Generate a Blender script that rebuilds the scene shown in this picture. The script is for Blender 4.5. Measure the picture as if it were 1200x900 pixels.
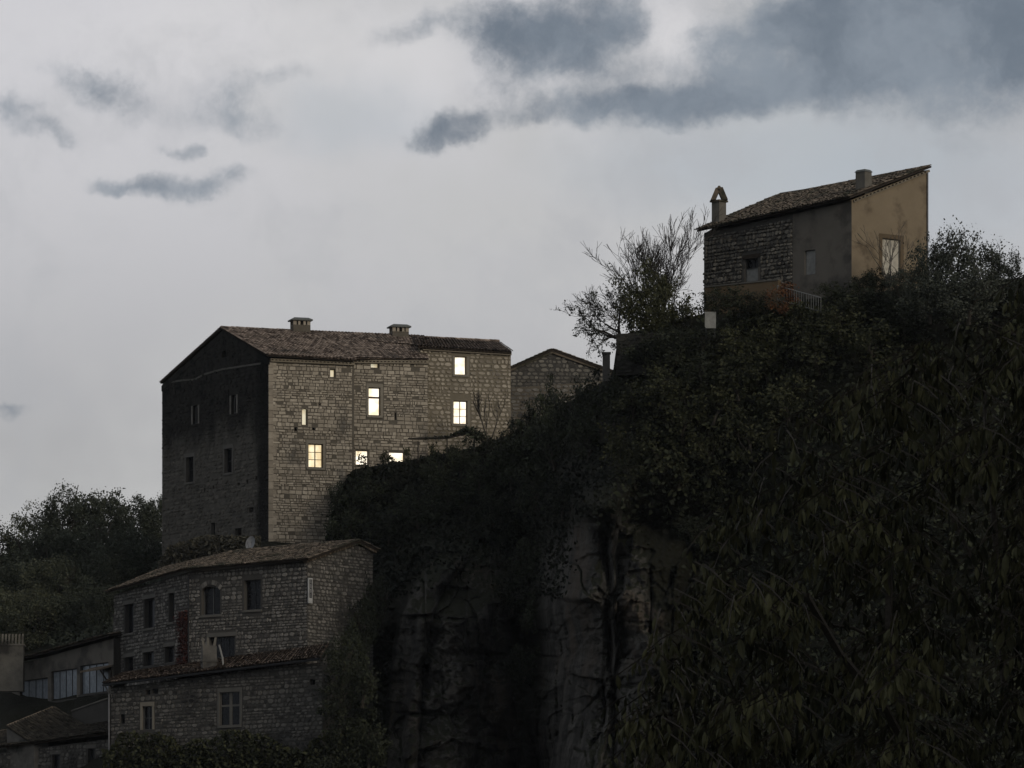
import bpy, math, random
import numpy as np
from mathutils import Vector, Matrix

for o in list(bpy.data.objects): bpy.data.objects.remove(o)
SC = bpy.context.scene
COL = SC.collection
RNG = np.random.default_rng(7)
random.seed(7)

# ------------------------------------------------------------------ camera
F, HOR, CZ = 6000.0, 1200.0, 2.0          # focal length and horizon in photo pixels, eye height in metres
cam_d = bpy.data.cameras.new('camera'); cam = bpy.data.objects.new('camera', cam_d); COL.objects.link(cam)
cam.location = (0, 0, CZ); cam.rotation_euler = (math.pi/2, 0, 0)
cam_d.sensor_width = 36; cam_d.lens = 36*F/1200; cam_d.shift_y = (HOR-450)/1200
cam_d.clip_start = 0.5; cam_d.clip_end = 9000
SC.camera = cam
SC.view_settings.view_transform = 'Standard'; SC.view_settings.look = 'None'
SC.view_settings.exposure = 0.0; SC.view_settings.gamma = 1.0
SC.view_settings.use_curve_mapping = False
SC.cycles.max_bounces = 4; SC.cycles.diffuse_bounces = 2; SC.cycles.glossy_bounces = 2

# ------------------------------------------------------------------ sky
SUN_DIR = Vector((0.60, -0.75, 0.31)).normalized()
world = bpy.data.worlds.new('World'); SC.world = world; world.use_nodes = True
wt = world.node_tree; wt.nodes.clear()
def wn(t, **k):
    n = wt.nodes.new(t)
    for a, b in k.items(): setattr(n, a, b)
    return n
L = wt.links.new
world.cycles.sampling_method = 'MANUAL'; world.cycles.sample_map_resolution = 512
w_out = wn('ShaderNodeOutputWorld'); w_bg = wn('ShaderNodeBackground'); L(w_bg.outputs[0], w_out.inputs[0])
tc = wn('ShaderNodeTexCoord')
def w_noise(scale, detail, rough=0.55, vec=None):
    n = wn('ShaderNodeTexNoise'); n.inputs['Scale'].default_value = scale
    n.inputs['Detail'].default_value = detail; n.inputs['Roughness'].default_value = rough
    L(vec or tc.outputs['Generated'], n.inputs['Vector']); return n
def w_math(op, a, b=None, clamp=False):
    n = wn('ShaderNodeMath', operation=op, use_clamp=clamp)
    for i, v in enumerate((a, b)):
        if v is None: continue
        if isinstance(v, (int, float)): n.inputs[i].default_value = v
        else: L(v, n.inputs[i])
    return n.outputs[0]
def w_ramp(val, lo, hi, smooth=True, a=0.0, b=1.0):
    n = wn('ShaderNodeMapRange', interpolation_type='SMOOTHSTEP' if smooth else 'LINEAR')
    L(val, n.inputs[0])
    for i, v in zip((1, 2, 3, 4), (lo, hi, a, b)): n.inputs[i].default_value = v
    return n.outputs[0]
def w_mix(fac, a, b):
    n = wn('ShaderNodeMix', data_type='RGBA')
    if isinstance(fac, (int, float)): n.inputs[0].default_value = fac
    else: L(fac, n.inputs[0])
    for i, v in ((6, a), (7, b)):
        if isinstance(v, tuple): n.inputs[i].default_value = (*v, 1)
        else: L(v, n.inputs[i])
    return n.outputs[2]
sep = wn('ShaderNodeSeparateXYZ'); L(tc.outputs['Generated'], sep.inputs[0])
# the air itself
sky = wn('ShaderNodeTexSky', sky_type='NISHITA'); sky.sun_disc = False
sky.sun_elevation = math.asin(SUN_DIR.z); sky.sun_rotation = math.atan2(SUN_DIR.x, SUN_DIR.y)
skm = wn('ShaderNodeVectorMath', operation='SCALE'); L(sky.outputs[0], skm.inputs[0]); skm.inputs[3].default_value = 0.075
# pale cloud sheet, a little duller towards the horizon
elev = w_ramp(sep.outputs[2], 0.07, 0.19)
sheet = w_mix(elev, (0.315, 0.308, 0.315), (0.66, 0.645, 0.665))
mott = w_noise(14, 4)
sheet = w_mix(w_ramp(mott.outputs[0], 0.40, 0.68), sheet, (0.56, 0.55, 0.548))
base = w_mix(0.90, skm.outputs[0], sheet)
# warped directions for ragged cloud edges
wv1 = w_noise(36, 6, 0.6); wv2 = w_noise(150, 4, 0.6)
def warp(src, noise, amp):
    s = wn('ShaderNodeVectorMath', operation='SUBTRACT'); L(noise.outputs['Color'], s.inputs[0]); s.inputs[1].default_value = (.5, .5, .5)
    m = wn('ShaderNodeVectorMath', operation='MULTIPLY'); L(s.outputs[0], m.inputs[0]); m.inputs[1].default_value = (amp*1.5, amp, amp)
    a = wn('ShaderNodeVectorMath', operation='ADD'); L(src, a.inputs[0]); L(m.outputs[0], a.inputs[1]); return a.outputs[0]
wd = warp(warp(tc.outputs['Generated'], wv1, 0.015), wv2, 0.0035)
def blob(px, py, rx, ry, tilt=0.0, strength=1.0, soft=0.25):
    c = Vector(((px-600)/F, 1, (HOR-py)/F)); k = c.length; c.normalize()
    m = wn('ShaderNodeMapping', vector_type='TEXTURE'); L(wd, m.inputs[0])
    m.inputs['Location'].default_value = c; m.inputs['Rotation'].default_value = (0, math.radians(tilt), 0)
    m.inputs['Scale'].default_value = (rx/F/k, max(rx, ry)/F/k*2, ry/F/k)
    l = wn('ShaderNodeVectorMath', operation='LENGTH'); L(m.outputs[0], l.inputs[0])
    return w_ramp(l.outputs['Value'], 1.15, soft, True, 0.0, strength)
def union(lst):
    acc = lst[0]
    for b in lst[1:]: acc = w_math('SUBTRACT', w_math('ADD', acc, b), w_math('MULTIPLY', acc, b))
    return acc
blue = union([blob(930, 190, 330, 90, 0, .55), blob(420, 130, 120, 60, 0, .35), blob(1130, 230, 220, 110, 0, .45)])
base = w_mix(blue, base, (0.40, 0.455, 0.51))
dark = union([blob(1000, 62, 230, 88, -4, .97, .35), blob(1180, 45, 210, 105, -4, .97, .35), blob(1060, 10, 270, 70, 0, .95), blob(920, 95, 110, 46, -10, .7),
              blob(840, 114, 140, 32, -12, .85), blob(690, 120, 150, 26, -3, .75), blob(640, 48, 115, 58, 0, .92), blob(720, 22, 60, 44, 0, .6), blob(735, 92, 95, 34, -8, .42, 0), blob(600, 100, 90, 30, 0, .36, 0),
              blob(525, 142, 66, 27, -18, .8), blob(485, 32, 85, 24, -16, .45, 0), blob(560, 20, 75, 44, 0, .5), blob(1150, 180, 80, 26, 0, .25, 0), blob(1100, 135, 190, 46, 0, .45, 0),
              blob(112, 106, 120, 28, 14, .66, 0), blob(2, 132, 60, 40, 20, .7, 0), blob(218, 208, 112, 23, -4, .76, .0),
              blob(285, 136, 105, 32, 14, .55, 0), blob(62, 158, 56, 20, 0, .5, 0), blob(325, 97, 80, 22, -10, .42, 0),
              blob(216, 165, 34, 14, 5, .5, 0), blob(140, 214, 48, 14, 0, .5, 0), blob(10, 486, 40, 12, 0, .45, 0)])
bright = union([blob(800, 50, 66, 50, 30, .75), blob(300, 50, 300, 80, 0, .5), blob(480, 90, 60, 60, 0, .3)])
base = w_mix(bright, base, (0.72, 0.71, 0.725))
wisps = w_noise(95, 5, 0.65)
fil = w_noise(46, 9, 0.68, wd)
rag = w_math('MULTIPLY', w_math('SUBTRACT', fil.outputs[0], 0.5), 1.25)
rag = w_math('ADD', rag, w_math('MULTIPLY', w_math('SUBTRACT', wisps.outputs[0], 0.5), 0.8))
near0 = w_ramp(dark, 0.02, 0.35)
lift_ = w_math('ADD', dark, w_math('MULTIPLY', rag, near0))
dark = w_math('MULTIPLY', w_ramp(lift_, 0.04, 1.0), 0.97)
# heavier cloud added only outside the view, to dim the ambient light
gen = w_noise(5.0, 7, 0.6, wd)
tex = w_noise(24, 9, 0.62, wd)
base = w_mix(w_ramp(tex.outputs[0], 0.46, 0.70, True, 0, .5), base, (0.42, 0.43, 0.455))
away = w_ramp(sep.outputs[1], 0.972, 0.955)
rest = w_math('MULTIPLY', w_ramp(gen.outputs[0], 0.40, 0.56, True, 0, .9), away)
dark = w_math('MAXIMUM', dark, rest)
inner = w_noise(30, 7, 0.6, wd)
shade = w_mix(w_ramp(inner.outputs[0], 0.36, 0.66), (0.145, 0.18, 0.225), (0.245, 0.285, 0.335))
final = w_mix(dark, base, shade)
L(final, w_bg.inputs[0]); w_bg.inputs[1].default_value = 1.0

# ------------------------------------------------------------------ sun: weak and broad, dusk light from the right
sun_d = bpy.data.lights.new('sun', 'SUN'); sun_d.energy = 1.15; sun_d.angle = math.radians(14); sun_d.color = (1.0, 0.90, 0.76)
sun = bpy.data.objects.new('sun', sun_d); COL.objects.link(sun); sun.location = SUN_DIR*500
sun.rotation_euler = SUN_DIR.to_track_quat('Z', 'Y').to_euler()

# ================================================================== helpers
def P(px, py, Y):
    """photo pixel + distance -> point"""
    return Vector(((px-600)/F*Y, Y, CZ+(HOR-py)/F*Y))
def zof(py, Y): return CZ+(HOR-py)/F*Y

def setmesh(name, V, Fs, tone=None, smooth=False):
    """numpy mesh: V (n,3); Fs (m,k) array or a list of tuples; tone per face"""
    me = bpy.data.meshes.new(name)
    V = np.asarray(V, dtype=np.float32)
    if isinstance(Fs, np.ndarray):
        m, k = Fs.shape
        me.vertices.add(len(V)); me.vertices.foreach_set('co', V.ravel())
        me.loops.add(m*k); me.loops.foreach_set('vertex_index', Fs.astype(np.int32).ravel())
        me.polygons.add(m); me.polygons.foreach_set('loop_start', np.arange(0, m*k, k, dtype=np.int32))
        me.update(calc_edges=True)
    else:
        me.from_pydata(V.tolist(), [], Fs); m = len(Fs); me.update()
    if tone is not None:
        a = me.attributes.new('tone', 'FLOAT', 'FACE'); a.data.foreach_set('value', np.asarray(tone, dtype=np.float32))
    if smooth:
        me.polygons.foreach_set('use_smooth', np.ones(len(me.polygons), dtype=bool))
    return me
def link(name, me, mat=None, parent=None, kind=None):
    o = bpy.data.objects.new(name, me); COL.objects.link(o)
    if mat is not None and me is not None and not me.materials: me.materials.append(mat)
    if parent is not None: o.parent = parent
    if kind: o['kind'] = kind
    return o
def thing(name, label, cat, group=None):
    o = bpy.data.objects.new(name, None); COL.objects.link(o); o.empty_display_size = 0.5
    o['label'] = label; o['category'] = cat
    if group: o['group'] = group
    return o
def tag(o, label, cat, group=None):
    o['label'] = label; o['category'] = cat
    if group: o['group'] = group
    return o
class MB:
    """collects polygons for one mesh"""
    def __init__(s): s.V = []; s.F = []; s.T = []
    def poly(s, pts, tone=.5):
        n = len(s.V); s.V += [tuple(p) for p in pts]; s.F.append(tuple(range(n, n+len(pts)))); s.T.append(tone)
    def hexa(s, b, t, tone=.5):
        """b, t: four bottom and four top points, same order"""
        n = len(s.V); s.V += [tuple(p) for p in b]+[tuple(p) for p in t]
        for f in ((3, 2, 1, 0), (4, 5, 6, 7), (0, 1, 5, 4), (1, 2, 6, 5), (2, 3, 7, 6), (3, 0, 4, 7)):
            s.F.append(tuple(n+i for i in f)); s.T.append(tone)
    def box(s, c, ex, ey, ez, tone=.5):
        """centre and three half-extent vectors"""
        c, ex, ey, ez = map(Vector, (c, ex, ey, ez))
        b = [c-ex-ey-ez, c+ex-ey-ez, c+ex+ey-ez, c-ex+ey-ez]; t = [p+2*ez for p in b]
        s.hexa(b, t, tone)
    def tube(s, pts, rads, k=6, tone=.5, cap=True):
        n0 = len(s.V); pts = [Vector(p) for p in pts]
        for i, p in enumerate(pts):
            d = (pts[min(i+1, len(pts)-1)]-pts[max(i-1, 0)]).normalized()
            a = d.cross(Vector((0.3, 1, 0.2))).normalized(); b = d.cross(a)
            for j in range(k):
                t = 2*math.pi*j/k; q = p+(a*math.cos(t)+b*math.sin(t))*rads[i]; s.V.append(tuple(q))
        for i in range(len(pts)-1):
            for j in range(k):
                s.F.append((n0+i*k+j, n0+i*k+(j+1) % k, n0+(i+1)*k+(j+1) % k, n0+(i+1)*k+j)); s.T.append(tone)
        if cap:
            s.F.append(tuple(n0+(len(pts)-1)*k+j for j in range(k))); s.T.append(tone)
            s.F.append(tuple(n0+k-1-j for j in range(k))); s.T.append(tone)
    def build(s, name, mat, parent=None, kind=None, smooth=False):
        return link(name, setmesh(name, s.V, s.F, s.T, smooth), mat, parent, kind)

# ------------------------------------------------------------------ materials
def new_mat(name):
    m = bpy.data.materials.new(name); m.use_nodes = True; t = m.node_tree
    return m, t, t.nodes['Principled BSDF']
def mnoise(t, scale, detail=4, rough=.6, sx=(1, 1, 1)):
    g = t.nodes.new('ShaderNodeNewGeometry'); mp = t.nodes.new('ShaderNodeMapping'); mp.inputs['Scale'].default_value = sx
    t.links.new(g.outputs['Position'], mp.inputs[0])
    n = t.nodes.new('ShaderNodeTexNoise'); n.inputs['Scale'].default_value = scale
    n.inputs['Detail'].default_value = detail; n.inputs['Roughness'].default_value = rough
    t.links.new(mp.outputs[0], n.inputs['Vector']); return n
def mramp(t, sock, lo, hi, a=0., b=1.):
    n = t.nodes.new('ShaderNodeMapRange'); n.interpolation_type = 'SMOOTHSTEP'; t.links.new(sock, n.inputs[0])
    for i, v in zip((1, 2, 3, 4), (lo, hi, a, b)): n.inputs[i].default_value = v
    return n.outputs[0]
def mmix(t, fac, a, b, blend='MIX'):
    n = t.nodes.new('ShaderNodeMix'); n.data_type = 'RGBA'; n.blend_type = blend
    if isinstance(fac, (int, float)): n.inputs[0].default_value = fac
    else: t.links.new(fac, n.inputs[0])
    for i, v in ((6, a), (7, b)):
        if isinstance(v, tuple): n.inputs[i].default_value = (*v, 1)
        else: t.links.new(v, n.inputs[i])
    return n.outputs[2]
def mbump(t, bsdf, sock, strength, dist=.05):
    b = t.nodes.new('ShaderNodeBump'); b.inputs['Strength'].default_value = strength; b.inputs['Distance'].default_value = dist
    t.links.new(sock, b.inputs['Height']); t.links.new(b.outputs[0], bsdf.inputs['Normal'])
def mat_var(name, dark, light, scale=1.2, rough=.9, bump=.4, blot=None, blot_scale=.25, blot_lo=.5, blot_hi=.65, spec=.2, blot_sx=(1, 1, 1)):
    """tone attribute + noise between two colours, optional large stains with a shape of their own"""
    m, t, b = new_mat(name)
    at = t.nodes.new('ShaderNodeAttribute'); at.attribute_name = 'tone'
    n = mnoise(t, scale)
    add = t.nodes.new('ShaderNodeMath'); add.operation = 'MULTIPLY_ADD'
    t.links.new(n.outputs[0], add.inputs[0]); add.inputs[1].default_value = .9; 
    sub = t.nodes.new('ShaderNodeMath'); sub.operation = 'SUBTRACT'; t.links.new(at.outputs['Fac'], sub.inputs[0]); sub.inputs[1].default_value = .45
    t.links.new(sub.outputs[0], add.inputs[2]); add.use_clamp = True
    c = mmix(t, add.outputs[0], dark, light)
    if blot:
        bn = mnoise(t, blot_scale, 5, .6, blot_sx); c = mmix(t, mramp(t, bn.outputs[0], blot_lo, blot_hi), c, blot)
    t.links.new(c, b.inputs['Base Color']); b.inputs['Roughness'].default_value = rough
    b.inputs['Specular IOR Level'].default_value = spec
    if bump: mbump(t, b, mnoise(t, scale*6, 5).outputs[0], bump)
    return m
def mat_plain(name, col, rough=.6, spec=.3, metal=0.):
    m, t, b = new_mat(name); n = mnoise(t, 3.0)
    c = mmix(t, mramp(t, n.outputs[0], .3, .7), tuple(x*.8 for x in col), tuple(min(1, x*1.15) for x in col))
    t.links.new(c, b.inputs['Base Color']); b.inputs['Roughness'].default_value = rough
    b.inputs['Specular IOR Level'].default_value = spec; b.inputs['Metallic'].default_value = metal
    return m
def mat_lit(name, col, strength):
    m, t, b = new_mat(name); n = mnoise(t, 1.3, 4)
    c = mmix(t, mramp(t, n.outputs[0], .35, .62), (col[0]*.72, col[1]*.62, col[2]*.46), col)
    b.inputs['Base Color'].default_value = (.6, .55, .45, 1)
    t.links.new(c, b.inputs['Emission Color']); b.inputs['Emission Strength'].default_value = strength
    return m
M = {}
CH_C = 400.0
M['ashlar'] = mat_var('pale limestone blocks', (.19, .163, .125), (.41, .36, .285), 1.5, blot=(.11, .10, .085), blot_scale=.32, blot_lo=.56, blot_hi=.72)
M['ashlar_joint'] = mat_var('dark recessed joints', (.06, .052, .04), (.14, .122, .095), .8)
M['ashlar_mortar'] = mat_var('sandy pointing', (.11, .095, .068), (.20, .172, .125), .9)
M['rubble'] = mat_var('grey rubble stone', (.05, .047, .043), (.23, .215, .19), 1.8, blot=(.03, .029, .027), blot_scale=.3, blot_lo=.56, blot_hi=.7)
M['rubble_joint'] = mat_var('grey lime joints', (.04, .038, .034), (.075, .07, .062), 1.2)
M['rubble_low'] = mat_var('dark grey rubble stone', (.035, .033, .03), (.16, .15, .132), 1.8, blot=(.022, .021, .02), blot_scale=.3, blot_lo=.52, blot_hi=.68)  # darker grey version of the rubble tone
M['rubble_black'] = mat_var('near black stone', (.014, .014, .012), (.05, .047, .04), 1.6)  # darkest stone tone, for the retaining wall
M['rubble_dark'] = mat_var('weathered rubble stone', (.045, .042, .038), (.20, .185, .155), 1.6, blot=(.03, .028, .025), blot_scale=.4, blot_lo=.55, blot_hi=.7)
M['plaster_grey'] = mat_var('grey render', (.085, .077, .065), (.155, .14, .118), .5, bump=.25, blot=(.06, .055, .048), blot_scale=.45, blot_lo=.46, blot_hi=.64)
M['plaster_tan'] = mat_var('ochre render', (.155, .122, .08), (.25, .20, .135), .7, bump=.25, blot=(.105, .08, .053), blot_scale=.5, blot_lo=.48, blot_hi=.66)
M['plaster_orange'] = mat_var('orange render', (.075, .055, .034), (.135, .098, .058), .7, bump=.2)
M['dressed'] = mat_var('dressed window stone', (.14, .125, .10), (.24, .215, .17), 1.2)
M['dressed_dark'] = mat_var('grey dressed window stone', (.07, .067, .06), (.14, .132, .115), 1.2)
M['tile'] = mat_var('weathered clay canal tiles', (.07, .052, .041), (.34, .268, .212), 1.0, blot=(.06, .052, .044), blot_scale=.6, blot_lo=.5, blot_hi=.75, spec=.1)
M['tile_dark'] = mat_var('mossy clay canal tiles', (.045, .037, .028), (.20, .16, .12), 1.0, blot=(.035, .036, .024), blot_scale=.6, blot_lo=.48, blot_hi=.7, spec=.1)
M['tile_black'] = mat_var('near black tiles', (.018, .016, .012), (.06, .052, .04), 1.0, spec=.1)  # darkest tile tone, for the lowest roofs
M['under'] = mat_plain('eave boards', (.035, .028, .022), .9, .1)
M['cornice'] = mat_var('lime cornice', (.13, .11, .08), (.25, .215, .16), 1.5)
M['hole_shade'] = mat_plain('painted hole shade', (.02, .016, .012), .95, .05)  # near black colour painted as the shade inside holes
M['frame'] = mat_plain('brown painted timber', (.055, .025, .016), .6)
M['frame_grey'] = mat_plain('grey painted timber', (.09, .09, .085), .6)
M['frame_dark'] = mat_plain('dark metal frame', (.02, .021, .023), .5)
M['glass_dark'] = mat_plain('unlit window glass', (.008, .008, .009), .25, .25)
M['glass_sky'] = mat_plain('large window glass with painted sky reflection', (.17, .19, .21), .2, .5)  # pale bluish base colour stands in for the sky reflection
M['shutter'] = mat_plain('pale grey shutter', (.20, .20, .185), .8)
M['shutter_white'] = mat_plain('cream shutter', (.42, .39, .32), .8)
M['lit_white'] = mat_lit('brightly lit window', (1.0, .93, .79), 1.3)
M['lit_warm'] = mat_lit('warmly lit window', (1.0, .86, .56), .95)
M['lit_dim'] = mat_lit('dimly lit window', (.95, .87, .62), .52)
M['slab'] = mat_var('lead grey cap slab', (.08, .085, .08), (.14, .145, .135), 2.0)
M['sign_white'] = mat_plain('white sign board', (.36, .36, .35), .6)
M['sign_dark'] = mat_plain('dark sign field', (.04, .04, .042), .6)
M['dish'] = mat_plain('grey satellite dish', (.19, .19, .19), .5)
M['white_paint'] = mat_plain('white paint', (.20, .20, .19), .6)
M['zinc'] = mat_plain('zinc pipe', (.16, .16, .165), .5, .4, .3)
M['bark'] = mat_var('grey brown bark', (.022, .019, .016), (.06, .052, .042), 6.0, bump=.5)
M['bark_pale'] = mat_var('pale bare twigs', (.075, .062, .05), (.14, .12, .095), 6.0, bump=.3)
def mat_leaf(name, a, b, trans=.25):
    m, t, bs = new_mat(name)
    at = t.nodes.new('ShaderNodeAttribute'); at.attribute_name = 'tone'
    oi = t.nodes.new('ShaderNodeObjectInfo')
    mx = t.nodes.new('ShaderNodeMath'); mx.operation = 'MULTIPLY_ADD'; t.links.new(oi.outputs['Random'], mx.inputs[0]); mx.inputs[1].default_value = .55
    sb = t.nodes.new('ShaderNodeMath'); sb.operation = 'SUBTRACT'; t.links.new(at.outputs['Fac'], sb.inputs[0]); sb.inputs[1].default_value = .30
    t.links.new(sb.outputs[0], mx.inputs[2]); mx.use_clamp = True
    c = mmix(t, mx.outputs[0], a, b)
    t.links.new(c, bs.inputs['Base Color']); bs.inputs['Roughness'].default_value = .75; bs.inputs['Specular IOR Level'].default_value = .15
    return m
M['leaf_ever'] = mat_leaf('dark evergreen leaves', (.010, .012, .008), (.044, .050, .028))
M['leaf_olive'] = mat_leaf('olive green leaves', (.018, .021, .011), (.056, .058, .028))
M['leaf_grey'] = mat_leaf('grey green leaves', (.022, .027, .020), (.068, .074, .056))
M['leaf_autumn'] = mat_leaf('rust leaves', (.05, .022, .012), (.12, .055, .025))
M['leaf_wood'] = mat_leaf('hill wood leaves', (.028, .033, .023), (.058, .065, .044))
M['leaf_wood_pale'] = mat_leaf('pale hill wood leaves', (.036, .040, .025), (.085, .090, .056))
M['leaf_ivy'] = mat_leaf('ivy leaves', (.008, .010, .007), (.026, .030, .018))
M['leaf_big'] = mat_leaf('long drooping leaves', (.012, .013, .007), (.075, .074, .036))
M['leaf_red'] = mat_leaf('dark red creeper leaves', (.028, .011, .010), (.06, .024, .02))
M['leaf_dry'] = mat_leaf('dry scrub leaves', (.03, .028, .02), (.085, .078, .055))
def mat_rock():
    m, t, b = new_mat('lichened limestone rock')
    n1 = mnoise(t, .35, 8, .7, (1, 1, .55)); n2 = mnoise(t, 1.6, 8, .72, (1, 1, 1.6)); n3 = mnoise(t, .13, 4)
    c = mmix(t, mramp(t, n1.outputs[0], .38, .62), (.033, .031, .028), (.09, .085, .075))
    c = mmix(t, mramp(t, n2.outputs[0], .34, .50, .85, 0), c, (.022, .022, .02))
    c = mmix(t, mramp(t, n3.outputs[0], .52, .66, 0, .7), c, (.085, .068, .052))
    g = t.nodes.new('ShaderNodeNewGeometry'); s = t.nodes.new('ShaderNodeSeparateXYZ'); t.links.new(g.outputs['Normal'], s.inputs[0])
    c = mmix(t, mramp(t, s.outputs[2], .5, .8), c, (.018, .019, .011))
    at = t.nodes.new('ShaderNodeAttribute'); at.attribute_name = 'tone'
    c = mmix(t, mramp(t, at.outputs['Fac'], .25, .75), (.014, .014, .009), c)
    t.links.new(c, b.inputs['Base Color']); b.inputs['Roughness'].default_value = .95; b.inputs['Specular IOR Level'].default_value = .1
    mbump(t, b, mnoise(t, 2.5, 9, .75).outputs[0], .8, .3)
    return m
M['rock'] = mat_rock()
M['ground'] = mat_var('dark meadow', (.015, .017, .009), (.04, .04, .022), .3, bump=.3)
def mat_gable():
    """west gable of the big house: pale stone, its upper part black with lichen that streaks down"""
    m, t, b = new_mat('stained gable stone')
    at = t.nodes.new('ShaderNodeAttribute'); at.attribute_name = 'tone'
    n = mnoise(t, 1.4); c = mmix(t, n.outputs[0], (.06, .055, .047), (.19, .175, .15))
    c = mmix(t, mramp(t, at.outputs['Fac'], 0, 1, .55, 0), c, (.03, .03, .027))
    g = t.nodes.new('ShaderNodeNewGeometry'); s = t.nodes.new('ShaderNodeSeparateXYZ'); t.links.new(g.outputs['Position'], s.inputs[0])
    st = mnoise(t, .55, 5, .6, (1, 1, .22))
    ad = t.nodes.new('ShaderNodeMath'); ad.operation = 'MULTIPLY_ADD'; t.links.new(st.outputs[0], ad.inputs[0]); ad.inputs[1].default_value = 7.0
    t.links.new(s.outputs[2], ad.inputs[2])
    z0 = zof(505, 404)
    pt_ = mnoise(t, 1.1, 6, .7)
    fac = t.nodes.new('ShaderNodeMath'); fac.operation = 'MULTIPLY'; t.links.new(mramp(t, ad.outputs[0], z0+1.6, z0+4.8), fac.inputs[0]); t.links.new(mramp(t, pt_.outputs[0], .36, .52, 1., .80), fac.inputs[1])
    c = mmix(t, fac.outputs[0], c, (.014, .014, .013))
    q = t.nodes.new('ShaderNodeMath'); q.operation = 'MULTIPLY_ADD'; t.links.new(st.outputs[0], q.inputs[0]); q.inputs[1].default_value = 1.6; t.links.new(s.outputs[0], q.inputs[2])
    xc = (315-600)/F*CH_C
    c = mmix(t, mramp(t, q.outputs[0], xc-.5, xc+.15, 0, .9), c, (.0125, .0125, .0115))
    t.links.new(c, b.inputs['Base Color']); b.inputs['Roughness'].default_value = .95; b.inputs['Specular IOR Level'].default_value = .1
    mbump(t, b, mnoise(t, 5, 5).outputs[0], .5)
    return m
M['gable'] = mat_gable()

# ------------------------------------------------------------------ walls, stones, windows, roofs
class Wall:
    """vertical plane through two plan points; s runs from A to B; n points to the viewer"""
    def __init__(w, pxA, YA, pxB, YB, out=0.0):
        w.A = Vector(((pxA-600)/F*YA, YA)); w.B = Vector(((pxB-600)/F*YB, YB))
        w.d = (w.B-w.A).normalized(); w.n = Vector((w.d.y, -w.d.x))
        mid = (w.A+w.B)/2
        if w.n.dot(-mid) < 0: w.n = -w.n
        w.A = w.A+w.n*out; w.B = w.B+w.n*out; w.len = (w.B-w.A).length
    def at(w, px, py):
        k = (px-600)/F      # X = kY ; A + t d
        t = (w.A.x-k*w.A.y)/(k*w.d.y-w.d.x); Y = w.A.y+t*w.d.y
        return t, zof(py, Y)
    def pix(w, px, py, out=0.0): s, z = w.at(px, py); return w.pt(s, z, out)
    def pt(w, s, z, out=0.0):
        q = w.A+w.d*s+w.n*out; return Vector((q.x, q.y, z))
    def rect(w, x0, y0, x1, y1):
        a, b = w.at(x0, (y0+y1)/2)[0], w.at(x1, (y0+y1)/2)[0]
        xm = (x0+x1)/2; z1, z0 = w.at(xm, y0)[1], w.at(xm, y1)[1]
        return (min(a, b), max(a, b), z0, z1)
    @property
    def d3(w): return Vector((w.d.x, w.d.y, 0))
    @property
    def n3(w): return Vector((w.n.x, w.n.y, 0))
def recede(px, Y, px2, deg):
    """distance reached at px2 by a wall that starts at (px, Y) and runs away from the viewer at deg to the picture plane"""
    sg = 1 if px2 > px else -1; c, s = sg*math.cos(math.radians(deg)), math.sin(math.radians(deg))
    k = (px2-600)/F; X = (px-600)/F*Y
    t = (k*Y-X)/(c-k*s); return Y+t*s
def interp(pts, s): return float(np.interp(s, [p[0] for p in pts], [p[1] for p in pts]))

def build_wall(parent, w, top, zb, ops, mat, reveal=.38, name='wall', depth=.55):
    """top: list of (s, z); ops: openings (s0, s1, z0, z1)"""
    mb = MB(); brk = sorted(set([p[0] for p in top]+[x for o in ops for x in o[:2] if top[0][0] < x < top[-1][0]]))
    for a, b in zip(brk[:-1], brk[1:]):
        if b-a < 1e-4: continue
        mid = (a+b)/2; cuts = sorted([o for o in ops if o[0] < mid < o[1]], key=lambda o: o[2]); z = zb
        for o in cuts:
            if o[2] > z: mb.poly([w.pt(a, z), w.pt(b, z), w.pt(b, o[2]), w.pt(a, o[2])])
            z = o[3]
        mb.poly([w.pt(a, z), w.pt(b, z), w.pt(b, interp(top, b)), w.pt(a, interp(top, a))])
    for s0, s1, z0, z1 in ops:
        c = [(s0, z0), (s1, z0), (s1, z1), (s0, z1)]
        for (p, q), (r, t) in zip(c, c[1:]+c[:1]):
            mb.poly([w.pt(p, q), w.pt(r, t), w.pt(r, t, -reveal), w.pt(p, q, -reveal)])
    # back face and ends
    for (a, za), (b, zb_) in zip(top[:-1], top[1:]):
        mb.poly([w.pt(a, zb, -depth), w.pt(b, zb, -depth), w.pt(b, zb_, -depth), w.pt(a, za, -depth)])
        mb.poly([w.pt(a, za), w.pt(b, zb_), w.pt(b, zb_, -depth), w.pt(a, za, -depth)])
    for s, z in (top[0], top[-1]): mb.poly([w.pt(s, zb), w.pt(s, z), w.pt(s, z, -depth), w.pt(s, zb, -depth)])
    return mb.build(name, mat, parent)

def lay_stones(w, top, zb, ops, hr=(.24, .40), wr=(.35, .95), pad=.03, gap=.03, limits=None):
    s_lo, s_hi = limits or (top[0][0], top[-1][0]); out = []; z = zb; zmax = max(p[1] for p in top)
    while z < zmax:
        h = random.uniform(*hr); z1 = z+h
        ev = [(s_lo, s_hi)]
        for o in ops:
            if o[2]-pad < z1 and o[3]+pad > z:
                nx = []
                for a, b in ev:
                    if o[1]+pad <= a or o[0]-pad >= b: nx.append((a, b)); continue
                    if o[0]-pad-a > .12: nx.append((a, o[0]-pad))
                    if b-o[1]-pad > .12: nx.append((o[1]+pad, b))
                ev = nx
        for a, b in ev:
            s = a
            while b-s > .1:
                wd_ = random.uniform(*wr)*(1 if random.random() < .8 else .55)
                e = s+wd_
                if b-e < wr[0]*.6: e = b
                zt = min(interp(top, s), interp(top, e))-.03
                if zt-z > h*.45: out.append((s+gap*.3, e-gap*.3, z+gap/2, min(z1, zt)-gap/2))
                s = e
        z = z1
    return out
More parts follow.
